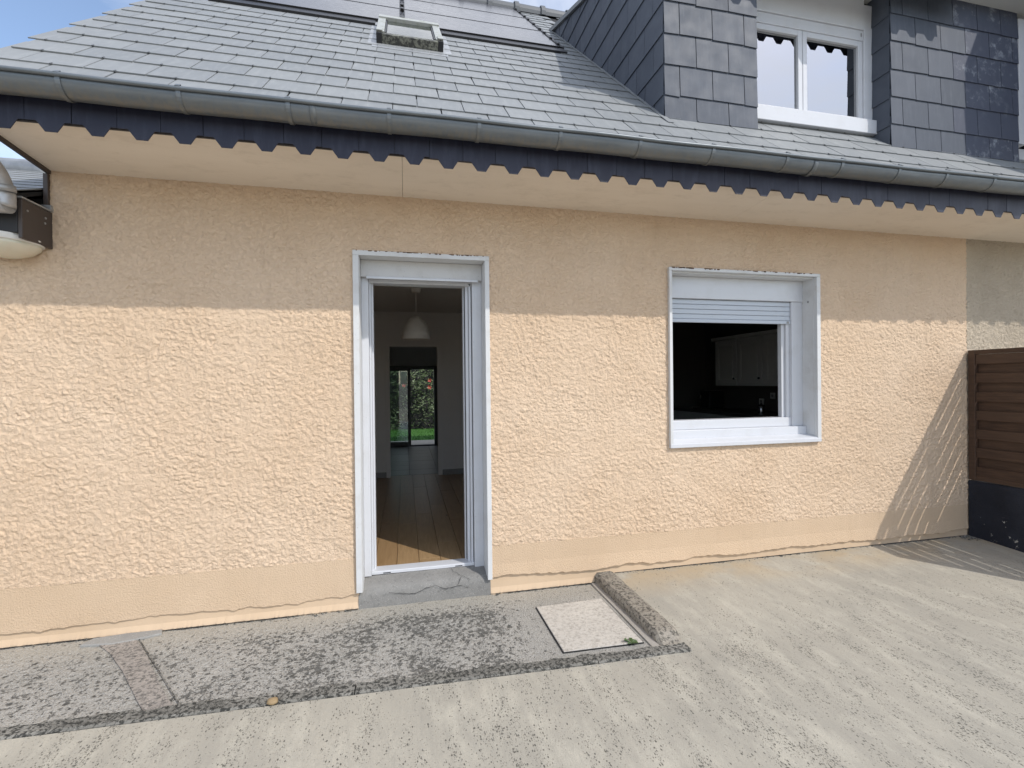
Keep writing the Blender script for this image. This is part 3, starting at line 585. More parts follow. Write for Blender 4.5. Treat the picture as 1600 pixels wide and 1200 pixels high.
# ------------------------------------------------------------------ indoors: garden door, lamp, kitchen
gd = bpy.data.objects.new('garden_door', None); link(gd, house)
for d in ((-.80, -.74, 6.60, 6.70, .17, 1.80), (.575, .64, 6.60, 6.70, .17, 1.80), (-.739, .574, 6.60, 6.70, 1.735, 1.80), (-.739, .574, 6.60, 6.70, .155, .195)): box('frame', M['anthracite'], gd, *d)
for d in ((.045, .105, 6.605, 6.645, .1955, 1.7345), (-.739, -.69, 6.605, 6.645, .1955, 1.7345), (-.6895, .0445, 6.605, 6.645, .1955, .265), (-.6895, .0445, 6.605, 6.645, 1.70, 1.7345)): box('sash', M['anthracite'], gd, *d)
box('pane', M['glass'], gd, -.6895, .0445, 6.622, 6.628, .2655, 1.6995, bevel=0)
sh = MB().box(-.095, .04, 6.615, 6.618, 1.43, 1.69).build('bright_patch_sheet', M['bright_patch']); tag(sh, 'pale blue sheet standing in for the bright patch seen through the garden door pane', 'sheet')  # added pale sheet in place of the bright view through the glass
pl_ = thing('pendant_lamp', 'white woven pendant lamp hanging in the room behind the open door', 'lamp', (.115, 1.68, 2.43))
MB().lathe((.115, 1.68, 2.43), [(.002, -.062), (.042, -.06), (.052, -.03), (.048, -.001), (.002, -.001)], 20).build('ceiling_rose', M['shade'], pl_, smooth=True)
MB().tube([(.115, 1.68, 2.37), (.115, 1.68, 2.11)], .0035, 6).build('cord', M['shade'], pl_)
pr_ = [(.018, 2.125), (.05, 2.115), (.085, 2.08), (.115, 2.03), (.132, 1.97), (.139, 1.90)]
ls = MB().lathe((.115, 1.68, 0), [(r, z) for r, z in pr_], 28); ls.f = ls.f[:28 * 5]
o = ls.build('lamp_shade', M['shade'], pl_, smooth=True, solid=.004)
for z, r in ((1.90, .1405), (1.93, .1375), (1.96, .135), (1.99, .129), (2.02, .1195), (2.05, .107), (2.08, .088)): MB().lathe((.115, 1.68, z), [(r - .001, -.004), (r + .0025, 0), (r - .001, .004)], 28).build('hoop', M['shade'], pl_, smooth=True)
cabs = [(2.275, 2.72, 'white wall cabinet farthest from the kitchen window, under the cornice end'), (1.815, 2.27, 'white panelled wall cabinet in the middle of the row seen through the kitchen window'), (1.355, 1.81, 'white panelled wall cabinet nearest the kitchen window, cut by the sash')]
for y0, y1, lab in cabs:
    c = thing('wall_cabinet', lab, 'cabinet', (4.46, (y0 + y1) / 2, 1.37), 'white kitchen wall cabinets')
    box('carcass', M['cabinet'], c, 4.322, 4.622, y0, y1, 1.37, 2.0); box('cornice', M['cabinet'], c, 4.27, 4.622, y0 + (0 if y0 < 2.2 else 0), y1 + (.05 if y1 > 2.5 else 0), 2.0005, 2.045, bevel=.008)
    d = box('door', M['cabinet'], c, 4.302, 4.3215, y0 + .004, y1 - .004, 1.372, 1.995, bevel=.003)
    m = MB(); ya, yb, za, zb = y0 + .07, y1 - .07, 1.44, 1.925
    for q in ((ya, ya + .02, za, zb), (yb - .02, yb, za, zb), (ya + .0205, yb - .0205, za, za + .02), (ya + .0205, yb - .0205, zb - .02, zb)): m.box(4.290, 4.3015, *q)
    m.build('moulding', M['cabinet'], d, bevel=.004)
    MB().lathe((4.285, y0 + .04, 1.47), [(.002, -.014), (.013, -.01), (.015, 0), (.013, .01), (.002, .014)], 12).build('knob', M['black'], d, smooth=True)
kc = thing('kitchen_counter', 'dark kitchen worktop under the white wall cabinets', 'counter', (4.3, 2.0, .17)); box('worktop', M['counter'], kc, 4.0, 4.62, .6, 3.38, 1.0, 1.04); box('base_unit', M['cabinet'], kc, 4.05, 4.62, .62, 3.38, .17, .9995)
for y, z, lab in ((2.2, 1.16, 'pale socket on the dark kitchen wall below the middle cabinet'), (2.0, 1.24, 'upper pale socket plate on the kitchen wall')):
    s_ = thing('wall_socket', lab, 'socket', (4.62, y, z), 'kitchen sockets'); box('plate', M['cabinet'], s_, 4.612, 4.6245, y - .04, y + .04, z - .04, z + .04, bevel=.004); MB().box(4.609, 4.6118, y - .018, y + .018, z - .018, z + .018).build('outlet', M['skirting'], s_)
cm = thing('coffee_machine', 'dark coffee machine on the kitchen worktop', 'appliance', (4.3, 2.85, 1.04)); box('body', M['black'], cm, 4.2, 4.45, 2.72, 2.95, 1.0405, 1.30, bevel=.02); box('drip_tray', M['chrome'], cm, 4.08, 4.1995, 2.74, 2.93, 1.0405, 1.06, bevel=.004); MB().tube([(4.14, 2.83, 1.24), (4.14, 2.83, 1.19)], .018, 12).build('spout', M['chrome'], cm)
jr = thing('storage_jar', 'small metal canister standing on the worktop by the sash', 'jar', (4.22, 1.74, 1.04)); MB().lathe((4.22, 1.74, 1.0405), [(.04, 0), (.042, .01), (.042, .085), (.038, .09)], 20).build('canister', M['chrome'], jr, smooth=True); MB().lathe((4.22, 1.74, 1.131), [(.043, 0), (.043, .014), (.012, .02), (.012, .03), (.002, .032)], 20).build('lid', M['black'], jr, smooth=True)
# interior light switch
sw = thing('light_switch', 'pale double light switch on the wall right of the inner doorway', 'switch', (.60, 3.44, 1.25)); box('plate', M['inner_paint'], sw, .575, .655, 3.440, 3.4515, 1.20, 1.28, bevel=.003); MB().box(.60, .63, 3.436, 3.4398, 1.215, 1.265).build('rocker', M['inner_paint'], sw)

# ------------------------------------------------------------------ roof
roof = bpy.data.objects.new('roof', None); link(roof, house)
RX0, RX1 = -1.97, 9.1
def rp_(x, s, h=0): return Vector((x, -.62 + s * C44 - h * S44, 2.86 + s * S44 + h * C44))
SR = (RY + .62) / C44
m = MB(); a0, a1 = .05, SR
m.prism([rp_(RX0 + .01, a0, -.014), rp_(RX0 + .01, a1, -.014), rp_(RX0 + .01, a1, -.10), rp_(RX0 + .01, a0, -.05)], (RX1 - RX0 - .02, 0, 0))
m.build('roof_deck', M['underlay'], roof)
m = MB(); m.prism([(RX0, RY + .01, RZ - .012), (RX0, 2 * RY + .62, 2.86), (RX0, 2 * RY + .62, 2.76), (RX0, RY + .01, RZ - .11)], (RX1 - RX0, 0, 0)); m.build('back_slope', M['slate_far'], roof)
SW, SL, ST, EXP = .2640, .42, .006, .2265
al = math.asin(.013 / SL); V = Vector((0, C44, S44)); N = Vector((0, -S44, C44)); U = Vector((1, 0, 0)); V2 = V * math.cos(al) - N * math.sin(al); N2 = N * math.cos(al) + V * math.sin(al)
BASE = Matrix(((U.x, V2.x, N2.x, 0), (U.y, V2.y, N2.y, 0), (U.z, V2.z, N2.z, 0), (0, 0, 0, 1)))
_sm = {}
def slate_mesh(w, l=SL):
    k = (round(w, 4), round(l, 3))
    if k not in _sm: _sm[k] = MB().box(0, w, 0, l, 0, ST).mesh('slate', M['slate'])
    return _sm[k]
far = MB(); hooks = MB(); near_n = 0; rs = random.Random(21)
parts = []
k = 0
while .012 + EXP * k < SR - .1:
    s0 = .012 + EXP * k; off = .088 + (0 if k % 2 else .135); j = math.ceil((RX0 - off) / .27) - 1
    while True:
        xa = off + .27 * j; xb = xa + SW; j += 1
        if xa > RX1 - .02: break
        xa = max(xa, RX0); 
        if xb - xa < .03: continue
        L_ = min(SL, SR - s0)
        if s0 > 2.70 and -1.58 < (xa + xb) / 2 < 1.53: continue
        if -.17 < (xa + xb) / 2 < .32 and 2.05 < s0 < 2.72: continue
        yy0 = -.62 + s0 * C44
        if xa > 1.95 and s0 > 1.15 and yy0 < 2.3: continue                     # under the dormer
        if xa > 1.95 and s0 > .75 and not 2.35 < (xa + xb) / 2 < 4.0: continue
        mt = Matrix.Translation(rp_(xa + rs.uniform(-.0015, .0015), s0 + rs.uniform(-.003, .003), -.014 + .013 + rs.uniform(0, .0016))) @ BASE @ Matrix.Rotation(R(rs.uniform(-.25, .25)), 4, 'Z')
        near = (xa < 1.9 and s0 < 2.75) or (xa >= 1.9 and xa < 5.05) or (1.5 < xa < 1.95)
        if near: parts.append((mt, xb - xa, L_))
        else: far.obox(mt, 0, xb - xa, 0, L_, 0, ST)
        if xa < 5.2:
            for hx in ((xa + xb) / 2,):
                hm = Matrix.Translation(rp_(hx, s0 - .004, .0005)) @ BASE; hooks.obox(hm, -.003, .003, -.004, .016, .002, .008)
    k += 1
print('roof slates as parts:', len(parts))
for mt, w, l in parts[:300]:
    o = bpy.data.objects.new('slate', slate_mesh(w, l)); o.matrix_world = mt; link(o, roof); o.matrix_world = mt
for mt, w, l in parts[300:]: far.obox(mt, 0, w, 0, l, 0, ST)
far.build('slate_field', M['slate_far'], roof, kind='stuff'); hooks.build('slate_hooks', M['anthracite'], roof, kind='stuff', fix=False)
rg = bpy.data.objects.new('ridge', None); link(rg, house)
x = RX0; rt = None
while x < 5.2:
    m = MB(); vs = []; n = 10
    for xx, r in ((x, .118), (x + .40, .112)):
        for i in range(n + 1):
            t = math.pi * (-.12 + 1.24 * i / n); vs.append((xx, RY + r * math.cos(t), RZ - .045 + r * math.sin(t)))
    m.add(vs, [(i, i + 1, n + 2 + i, n + 1 + i) for i in range(n)])
    m.tube([(x + .03, RY, RZ + .085), (x + .03, RY, RZ + .075)], .03, 8)
    vs = []
    for xx in (x - .012, x + .05):
        for i in range(n + 1):
            t = math.pi * (-.12 + 1.24 * i / n); vs.append((xx, RY + .137 * math.cos(t), RZ - .045 + .137 * math.sin(t)))
    m.add(vs, [(i, i + 1, n + 2 + i, n + 1 + i) for i in range(n)])
    m.build('ridge_tile', M['anthracite'], rg, solid=.012, fix=False); x += .40
# verge board under the slates on the left
m = MB(); m.prism([rp_(RX0 + .012, .02, -.016), rp_(RX0 + .012, SR, -.016), rp_(RX0 + .012, SR, -.17), rp_(RX0 + .012, .02, -.10)], (.02, 0, 0)); m.build('verge_board', M['brown_board'], house)
# soffit boards, fascia, valance
def soffz(y): return 2.675 - .075 * y
cutx = [-1.945, -.003, 2.45, 4.9, 7.4]
for a, b in zip(cutx[:-1], cutx[1:]):
    m = MB(); m.prism([(a + .001, .004, soffz(.004)), (a + .001, -.538, soffz(-.538)), (a + .001, -.538, soffz(-.538) + .012), (a + .001, .004, soffz(.004) + .012)], (b - a - .002, 0, 0)); m.build('soffit_board', M['soffit'], house)
m = MB(); m.prism([(-1.966, .01, 2.655), (-1.966, -.55, 2.70), (-1.966, -.55, 2.76), (-1.966, .01, 2.76)], (.020, 0, 0)); m.build('verge_trim', M['brown_board'], house, bevel=.003)
box('corner_trim', M['brown_board'], house, -1.976, -1.9525, -.024, .02, 2.44, 2.655)
box('fascia', M['black_board'], house, -1.966, 9.0, -.553, -.539, 2.69, 2.86)
va = bpy.data.objects.new('valance', None); link(va, house)
P_ = .1853; TIP, VAL = 2.641, 2.689
pm = [(0, .085), (0, VAL - 2.76), (.044, VAL - 2.76), (.079, TIP - 2.76), (.128, TIP - 2.76), (.158, VAL - 2.76), (P_ - .0025, VAL - 2.76), (P_ - .0025, .085)]
vm = MB().prism([(x, 0, z) for x, z in pm], (0, .004, 0)).mesh('valance_slate', M['navy_slate'])
i = 0; x = -.495 - .101 - P_ * 8
while x < 7.4:
    o = bpy.data.objects.new('valance_slate', vm); link(o, va); o.location = (x, -.5620 - .0010 * (i % 3), 2.76 + random.uniform(-.0015, .0015) + (.004 if x < 0 else 0)); o.rotation_euler = (R(random.uniform(-.4, .4)), R(random.uniform(-.25, .25)), 0); x += P_; i += 1
# gutter
gt = bpy.data.objects.new('gutter', None); link(gt, house)
gy, gz, gr_ = -.632, 2.838, .064
prof = [(gy + gr_ * math.cos(t), gz + gr_ * math.sin(t)) for t in [math.pi * (2.0 - i / 16) for i in range(17)]]
prof = prof + [(gy - gr_ - .004 + .009 * math.cos(t) - .003, gz + .006 + .009 * math.sin(t)) for t in [-.4 - i * .75 for i in range(8)]]
vs = []; n = len(prof); xs_ = np.linspace(-1.975, 9.0, 110); m = MB()
for xx in xs_:
    dz = .004 * math.sin(xx * 1.3) + .0015 * math.sin(xx * 7) + (.0072 * (xx - 1.5) if xx > 1.5 else 0)
    vs += [(xx, y, z + dz) for y, z in prof]
m.add(vs, [(i * n + k_, i * n + k_ + 1, (i + 1) * n + k_ + 1, (i + 1) * n + k_) for i in range(len(xs_) - 1) for k_ in range(n - 1)])
m.build('channel', M['zinc'], gt, smooth=True, solid=.0025, fix=False)
bx = [-1.5, -1.027, -.535, -.065, .4, .868, 1.339, 1.822, 2.331, 2.765, 3.233, 3.653, 4.087, 4.55, 5.0]
r2 = gr_ + .0025
bprof = [(gy + r2 * math.cos(t), gz + r2 * math.sin(t)) for t in [math.pi * (2.0 - i / 14) for i in range(15)]] + [(gy - r2 - .012, gz + .012), (gy - r2 + .004, gz + .026), (gy - r2 + .02, gz + .018)]
bm_ = MB().sweep(bprof, -.010, .010).mesh('gutter_bracket', M['zinc'], False, False)
for x in bx:
    o = bpy.data.objects.new('gutter_bracket', bm_); link(o, gt); o.location = (x, 0, .004 * math.sin(x * 1.3) + (.0072 * (x - 1.5) if x > 1.5 else 0)); d = o.modifiers.new('solid', 'SOLIDIFY'); d.thickness = .003; o.rotation_euler = (0, 0, R(random.uniform(-1.5, 1.5)))
for x in (-.45, 2.55): MB().sweep([(y - (.002 if y < gy else 0), z - .002) for y, z in prof[:17]], x, x + .03).build('gutter_joint', M['zinc'], gt, smooth=True, solid=.003, fix=False)

# skylight
sk = bpy.data.objects.new('skylight', None); link(sk, house)
RM = Matrix(((1, 0, 0, .072), (0, C44, -S44, -.62), (0, S44, C44, 2.86), (0, 0, 0, 1)))   # roof-plane frame: x along the eave, y up the slope, z out of it
def rbox(name, mat, parent, *d, bevel=.003):
    return MB().obox(RM, *d).build(name, mat, parent, bevel=bevel)
h1 = .078; sA, sB = 1.93, 2.71
rbox('kerb', M['lichen_metal'], sk, -.26, .26, sA + .012, sB, -.02, h1 - .018)
rbox('side_cladding', M['clad'], sk, -.268, -.205, sA + .03, sB, h1 - .035, h1 + .004); rbox('side_cladding', M['clad'], sk, .205, .268, sA + .03, sB, h1 - .035, h1 + .004)
rbox('top_cladding', M['clad'], sk, -.268, .268, sB - .085, sB + .02, h1 - .02, h1 + .016); rbox('bottom_cladding', M['lichen_metal'], sk, -.262, .262, sA - .012, sA + .055, h1 - .075, h1 - .008)
rbox('side_lining', M['black'], sk, -.204, -.19, sA + .06, sB - .09, h1 - .05, h1 - .004); rbox('side_lining', M['black'], sk, .19, .204, sA + .06, sB - .09, h1 - .05, h1 - .004)
rbox('pane', M['glass'], sk, -.189, .189, sA + .058, sB - .088, h1 - .022, h1 - .012); rbox('blind', M['pvc'], sk, -.189, .189, sA + .058, sB - .30, h1 - .034, h1 - .0235); rbox('pane_backing', M['black'], sk, -.189, .189, sB - .2995, sB - .088, h1 - .034, h1 - .0235)
for sx in (-1, 1):
    rbox('corner_cap', M['clad'], sk, sx * .243 - .024, sx * .243 + .024, sA + .02, sA + .12, h1 + .0045, h1 + .014)
    rbox('corner_foot', M['black'], sk, sx * .245 - .022, sx * .245 + .022, sA - .016, sA + .022, h1 - .08, h1 - .003)
m = MB(); m.obox(RM, -.30, .30, sA - .17, sA + .02, .0005, .0045); m.build('apron_flashing', M['zinc_pale'], sk)
for sx in (-1, 1): rbox('side_flashing', M['zinc_pale'], sk, sx * .30 - .035, sx * .30 + .035, sA - .1, sB, .0003, .004)
# solar panels set into the roof
rows = [(2.93, 3.845), (3.86, 4.82), (4.835, 5.77)]; colx = [(-1.575, -.014), (.038, 1.585)]
nm = [['bottom', 'middle', 'top'], ['left', 'right']]
I4 = Matrix.Translation((-.072, 0, 0)) if False else None
RM0 = Matrix(((1, 0, 0, 0), (0, C44, -S44, -.62), (0, S44, C44, 2.86), (0, 0, 0, 1)))
for ci, (xa, xb) in enumerate(colx):
    for ri, (sa, sb) in enumerate(rows):
        if ri == 2 and ci == 0: lab = 'grey solar panel topmost in the left column, mostly above the picture edge'
        else: lab = 'pale reflecting solar panel, %s row of the %s column on the slate roof' % (nm[0][ri], nm[1][ci])
        p = thing('solar_panel', lab, 'solar panel', rp_((xa + xb) / 2, sa), 'solar panels set into the slate roof')
        MB().obox(RM0, xa, xb, sa, sb, .0, .030).build('panel_glass', M['solar'], p, bevel=.002)
        m = MB()
        for d in ((xa - .006, xa, sa, sb), (xb, xb + .006, sa, sb), (xa - .006, xb + .006, sa - .008, sa), (xa - .006, xb + .006, sb, sb + .004)): m.obox(RM0, d[0], d[1], d[2], d[3], -.005, .033)
        m.build('panel_frame', M['black'], p)
        if ci == 0:
            for sc in (sa + .15, sb - .15): MB().obox(RM0, xb + .008, xb + .044, sc - .05, sc + .05, .031, .06).build('clamp', M['black'], p)
        else:
            for sc in (sa + .12, (sa + sb) / 2, sb - .12): MB().obox(RM0, xb + .0065, xb + .035, sc - .02, sc + .02, .0, .045).build('clamp', M['black'], p)
tr_ = thing('mounting_tray', 'black mounting tray edge under the bottom row of solar panels', 'tray', rp_(0, 2.8))
for xa, xb in ((-1.62, -.235), (.375, 1.64)): MB().obox(RM0, xa, xb, 2.745, 2.915, -.008, .020).build('tray_edge', M['black'], tr_, bevel=.004)
MB().obox(RM0, 1.612, 1.645, 2.92, 5.79, -.008, .03).build('tray_side', M['black'], tr_); MB().obox(RM0, -.007, .031, 2.92, 5.78, -.012, .004).build('seam_rail', M['zinc_pale'], tr_); MB().obox(RM0, .004, .020, 2.92, 5.78, .0045, .030).build('seam_bar', M['black'], tr_)
MB().obox(RM0, -.235, .375, 2.745, 2.915, -.012, .008).build('tray_flashing', M['zinc_pale'], tr_)

# ------------------------------------------------------------------ dormer
dm = bpy.data.objects.new('dormer', None); link(dm, house)
DX, DY, PX1, QX0, QX1, WY, DTOP = 1.845, -.118, 2.62, 3.887, 5.29, .055, 4.655
def drz(y): return 4.76 + .43 * (y + .12)
m = MB()   # carcass behind the slates
m.prism([(DX + .012, DY + .02, 3.2), (DX + .012, DY + .02, 4.70), (DX + .012, 2.5, drz(2.5) - .02), (DX + .012, 2.55, roofz(2.55) - .05)], (.10, 0, 0))
m.box(DX + .112, PX1 - .012, DY + .012, DY + .09, 3.2, 4.70); m.box(QX0 + .012, QX1 - .02, DY + .012, DY + .09, 3.2, 4.70)
m.box(PX1 - .10, PX1 - .012, DY + .09, WY + .12, 3.2, 4.7); m.box(QX0 + .012, QX0 + .1, DY + .09, WY + .12, 3.2, 4.7); m.box(QX1 - .1, QX1 - .02, DY + .09, WY + .12, 3.2, 4.7)
m.box(QX0 + .1, 9.0, WY + .10, WY + .16, 3.2, 4.7); m.box(PX1 - .012, QX0 + .012, WY + .03, WY + .12, 3.2, 3.50)
m.build('carcass', M['underlay'], dm)
m = MB(); m.prism([(DX - .03, -.31, drz(-.31)), (DX - .03, 2.56, drz(2.56)), (DX - .03, 2.56, drz(2.56) - .05), (DX - .03, -.31, drz(-.31) - .03)], (7.2, 0, 0)); m.build('dormer_roof', M['slate_far'], dm)
m = MB(); m.box(DX - .02, 9.0, -.284, WY + .03, DTOP, DTOP + .012); m.build('dormer_soffit', M['soffit_grey'], dm)
box('dormer_fascia', M['black_board'], dm, DX - .02, 9.0, -.295, -.2845, DTOP - .02, DTOP + .11)
vz = 4.485
pm2 = [(0, vz + .2), (0, vz + .048), (.044, vz + .048), (.079, vz), (.128, vz), (.158, vz + .048), (P_ - .0012, vz + .048), (P_ - .0012, vz + .2)]
vm2 = MB().prism([(x, 0, z) for x, z in pm2], (0, .004, 0)).mesh('valance_slate', M['navy_slate'])
for i in range(15):
    o = bpy.data.objects.new('valance_slate', vm2); link(o, dm); o.location = (DX - .1 + i * P_, -.302, 0)
def face_slate(poly, thick, mat, y=None, x=None, tilt=0.011):
    """poly in (u,z); hung on a wall facing -y (given y) or facing -x (given x); the bottom stands proud"""
    z0 = min(p[1] for p in poly); z1 = max(p[1] for p in poly)
    vs = []
    for off in (0, thick):
        for u, z in poly:
            d = off + tilt * (1 - (z - z0) / max(.05, z1 - z0))
            vs.append((u, y - d, z) if y is not None else (x - d, u, z))
    n = len(poly); m = MB(); m.add(vs, [tuple(range(n)), tuple(range(n, 2 * n))] + [(i, (i + 1) % n, n + (i + 1) % n, n + i) for i in range(n)])
    return m.build('slate', mat, dm)
zr = [3.338, 3.512, 3.734, 3.957, 4.187, 4.41, 4.66]
def pier(x0, x1, j0, mat_of, zshift=0.0):
    for r_ in range(6):
        za = zr[r_] + zshift * (r_ > 0); zb = min(zr[r_ + 1] + zshift + .06, DTOP - .002); off = j0 + (.135 if r_ % 2 else 0); u = off - .27 * 12
        while u < x1:
            a = max(u + .003, x0); b = min(u + .267, x1); u += .27
            if b - a < .02: continue
            j = random.uniform(-.004, .004); k2 = random.uniform(-.005, .005)
            face_slate([(a, za + j), (b, za + j + k2), (b, zb), (a, zb)], .005, mat_of((a + b) / 2), y=DY + .007)
pier(DX, PX1, 2.102, lambda x: M['wall_slate'])
pier(QX0, QX1, 4.41, lambda x: M['wall_slate_shaded'] if x > 4.62 else M['wall_slate'], .015)
# side reveal of the right pier, slates facing left
for r_ in range(6):
    za = zr[r_]; zb = min(zr[r_ + 1] + .06, DTOP - .002); face_slate([(DY + .006, za), (WY + .02, za), (WY + .02, zb), (DY + .006, zb)], .005, M['wall_slate'], x=QX0 + .007)
# cheek: courses clipped by the main roof below and the dormer roof above
z = 3.290; r_ = 0
while z < 5.85:
    off = (.0 if r_ % 2 else .135) + DY + .004; u = off - .27
    while u < 2.6:
        a = max(u + .002, DY + .003); b = u + .268; u += .27
        if b - a < .02: continue
        poly = [(a, z), (b, z), (b, z + .285), (a, z + .285)]
        poly = clip(poly, T44, -1, -Z0 - .004) if True else poly           # z >= roof
        if len(poly) >= 3: poly = clip(poly, -.43, 1, drz(0) - .055)        # z <= dormer roof
        if len(poly) >= 3 and max(p[0] for p in poly) - min(p[0] for p in poly) > .015: face_slate(poly, .005, M['wall_slate'], x=DX + .007)
    z += .2235; r_ += 1
# flashing along the cheek foot and under the piers
m = MB(); m.prism([rp_(DX - .035, .56, .006), rp_(DX + .01, .56, .006), rp_(DX + .01, 4.35, .006), rp_(DX - .035, 4.35, .006)], (0, -.002, .002)); m.build('soaker', M['slate_far'], dm)
# dormer window
dw = bpy.data.objects.new('dormer_window', None); link(dw, house)
box('sill', M['pvc'], dw, 2.60, 3.893, -.005, .10, 3.50, 3.615, bevel=.004)
box('casing', M['pvc'], dw, 3.803, 3.893, .035, .13, 3.6155, 4.60, bevel=.003); box('casing', M['pvc'], dw, 2.60, 2.69, .035, .13, 3.6155, 4.60, bevel=.003)
box('header', M['pvc'], dw, 2.6905, 3.8025, .030, .13, 4.385, 4.653, bevel=.003); box('head_rail', M['pvc'], dw, 2.6905, 3.8025, .042, .13, 4.30, 4.383, bevel=.003)
for a, b in ((2.6905, 3.198), (3.202, 3.8025)):
    for d in ((a, a + .042, 3.616, 4.2995), (b - .042, b, 3.616, 4.2995), (a + .0425, b - .0425, 3.616, 3.655), (a + .0425, b - .0425, 4.255, 4.2995)): box('sash', M['pvc'], dw, d[0], d[1], .05, .10, d[2], d[3], bevel=.004)
    box('pane', M['coated_glass'], dw, a + .0425, b - .0425, .072, .078, 3.6555, 4.2545, bevel=0)
box('dark_room_sheet', M['black_board'], dw, 2.62, 3.88, .40, .41, 3.5, 4.64)  # black sheet put in for the unlit room behind the panes
box('latch', M['skirting'], dw, 3.775, 3.79, .040, .0419, 4.33, 4.36)

# ------------------------------------------------------------------ neighbour on the right
nb = thing('neighbour_house', 'adjoining house of white roughcast beyond the brown fence', 'house', (7, 0, 0))
relief('wall', M['white_rough'], nb, 4.851, 7.2, 0.0, 2.72, 0.009, peb, -0.004)
MB().box(4.851, 9.0, .006, .25, -.1, 2.72).build('wall_core', M['inner_paint'], nb)
nw = bpy.data.objects.new('window', None); link(nw, nb); box('casing', M['pvc'], nw, 5.292, 5.38, DY - .01, .16, 3.5, 4.6); box('casing', M['pvc'], nw, 6.4, 6.5, DY - .01, .16, 3.5, 4.6); box('pane', M['coated_glass'], nw, 5.3805, 6.3995, .07, .076, 3.6, 4.6, bevel=0); box('sill', M['pvc'], nw, 5.292, 6.5, -.06, .16, 3.4, 3.4995)
caster = bpy.data.objects.new('shade_caster', None); link(caster, nb)
MB().box(5.50, 7.6, -1.10, -.14, 3.54, 5.3).build('shade_caster_body', M['wall_slate'], caster, bevel=.004); MB().prism([(5.50, -1.10, 5.301), (5.50, .3, 5.301), (5.50, .3, 6.0), (5.50, -1.10, 5.36)], (2.1, 0, 0)).build('shade_caster_top', M['slate_far'], caster)  # unseen box added to cast the shadow on the right pier

# ------------------------------------------------------------------ fence on its low wall
lw = thing('low_wall', 'low dark navy painted wall under the brown wooden fence', 'wall', (4.92, -1.0, 0))
nyy = 90; m = MB(); vs = []; zz = [-.1, .08, .2, .3, .42, .525, .545]
for i in range(nyy + 1):
    y = -.018 - 1.53 * i / nyy
    for z in zz: vs.append((4.842 - .008 * float(perlin(np.array(y / .12), np.array(z / .12))) + (.01 if z > .54 else 0), y, z + (.006 * float(perlin(np.array(y / .2), np.array(3.3))) if z > .5 else 0)))
    vs += [(4.985, y, .545), (4.99, y, -.1)]
q = len(zz) + 2; fs = [(i * q + k, (i + 1) * q + k, (i + 1) * q + k + 1, i * q + k + 1) for i in range(nyy) for k in range(q - 1)]; fs += [tuple(range(q)), tuple(range(nyy * q, nyy * q + q))]
m.add(vs, fs).build('masonry', M['navy_paint'], lw)
fe = thing('wooden_fence', 'brown wooden slatted fence panel on the low navy wall at the right', 'fence', (4.87, -1.0, .55))
F0, F1 = .552, 1.688
for ya, yb in ((-.022, -.074), (-.47, -.53), (-.99, -1.05), (-1.45, -1.51)): box('stile', M['fence'], fe, 4.838, 4.892, yb, ya, F0, F1, bevel=.003)
spans = [(-.0745, -.4695), (-.5305, -.9895), (-1.0505, -1.4495)]
for ya, yb in spans:
    box('rail', M['fence'], fe, 4.840, 4.890, yb, ya, F1 - .038, F1 - .0005, bevel=.003); box('rail', M['fence'], fe, 4.840, 4.890, yb, ya, F0 + .0005, F0 + .04, bevel=.003)
    for i in range(7):
        zt = F1 - .040 - i * .1625; zb = zt - .083; o = .0115
        if zb > F0 + .02: box('slat', M['fence'], fe, 4.845, 4.857, yb, ya, zb, zt, bevel=.003)
        if zb - .085 > F0 - .05: box('slat', M['fence'], fe, 4.872, 4.884, yb, ya, max(F0 + .041, zb - .0795 - .012), zb + o, bevel=.003)

# ------------------------------------------------------------------ lean-to on the left
an = thing('lean_to', 'low lean-to annex joining the left end of the peach house', 'annex', (-2.8, 0, 2.2))
ta = math.tan(R(24))
MB().prism([(-5.2, -.24, 2.452), (-5.2, 1.5, 2.452 + 1.74 * ta), (-5.2, 1.5, 2.43 + 1.74 * ta), (-5.2, -.24, 2.43)], (3.215, 0, 0)).build('roof_deck', M['underlay'], an)
MB().prism([(-5.2, .002, 2.31), (-5.2, 1.5, 2.31), (-5.2, 1.5, 2.40 + 1.74 * ta), (-5.2, .002, 2.41 + .24 * ta)], (3.2, 0, 0)).build('end_wall', M['black_board'], an)
box('eave_strip', M['black_board'], an, -5.2, -1.988, -.236, -.215, 2.4485, 2.475)
ars = bpy.data.objects.new('annex_slates', None); link(ars, an)
ca, sa_ = math.cos(R(24)), math.sin(R(24)); k = 0
while k < 9:
    s = .012 + .215 * k; x = -4.2 + (.15 if k % 2 else 0)
    while x < -1.99:
        a, b = x, min(x + .296, -1.985)
        if b - a > .03:
            P = Vector((0, -.255 + s * ca, 2.450 + s * sa_ + .012)); mt = Matrix(((1, 0, 0, a), (0, ca, -sa_, P.y), (0, sa_, ca, P.z), (0, 0, 0, 1))) @ Matrix.Rotation(R(-1.2), 4, 'X'); MB().obox(mt, 0, b - a, 0, .4, 0, .005).build('slate', M['slate'], ars)
        x += .30
    k += 1
for i in range(7): MB().tube([(-1.99 - i * .42, 1.5, 2.47 + 1.74 * ta), (-2.05 - i * .42, 1.5, 2.47 + 1.74 * ta), (-2.055 - i * .42, 1.5, 2.47 + 1.74 * ta), (-2.41 - i * .42, 1.5, 2.47 + 1.74 * ta)], [.105, .10, .085, .085], 12).build('ridge_tile', M['zinc_pale'], an, smooth=True)
box('side_board', M['brown_board'], an, -1.962, -1.943, -.225, -.004, 2.232, 2.438, bevel=.003)
for y, z in ((-.06, 2.39), (-.065, 2.36), (-.19, 2.385)): MB().tube([(-1.943, y, z), (-1.940, y, z)], .006, 8).build('screw', M['zinc_pale'], an)
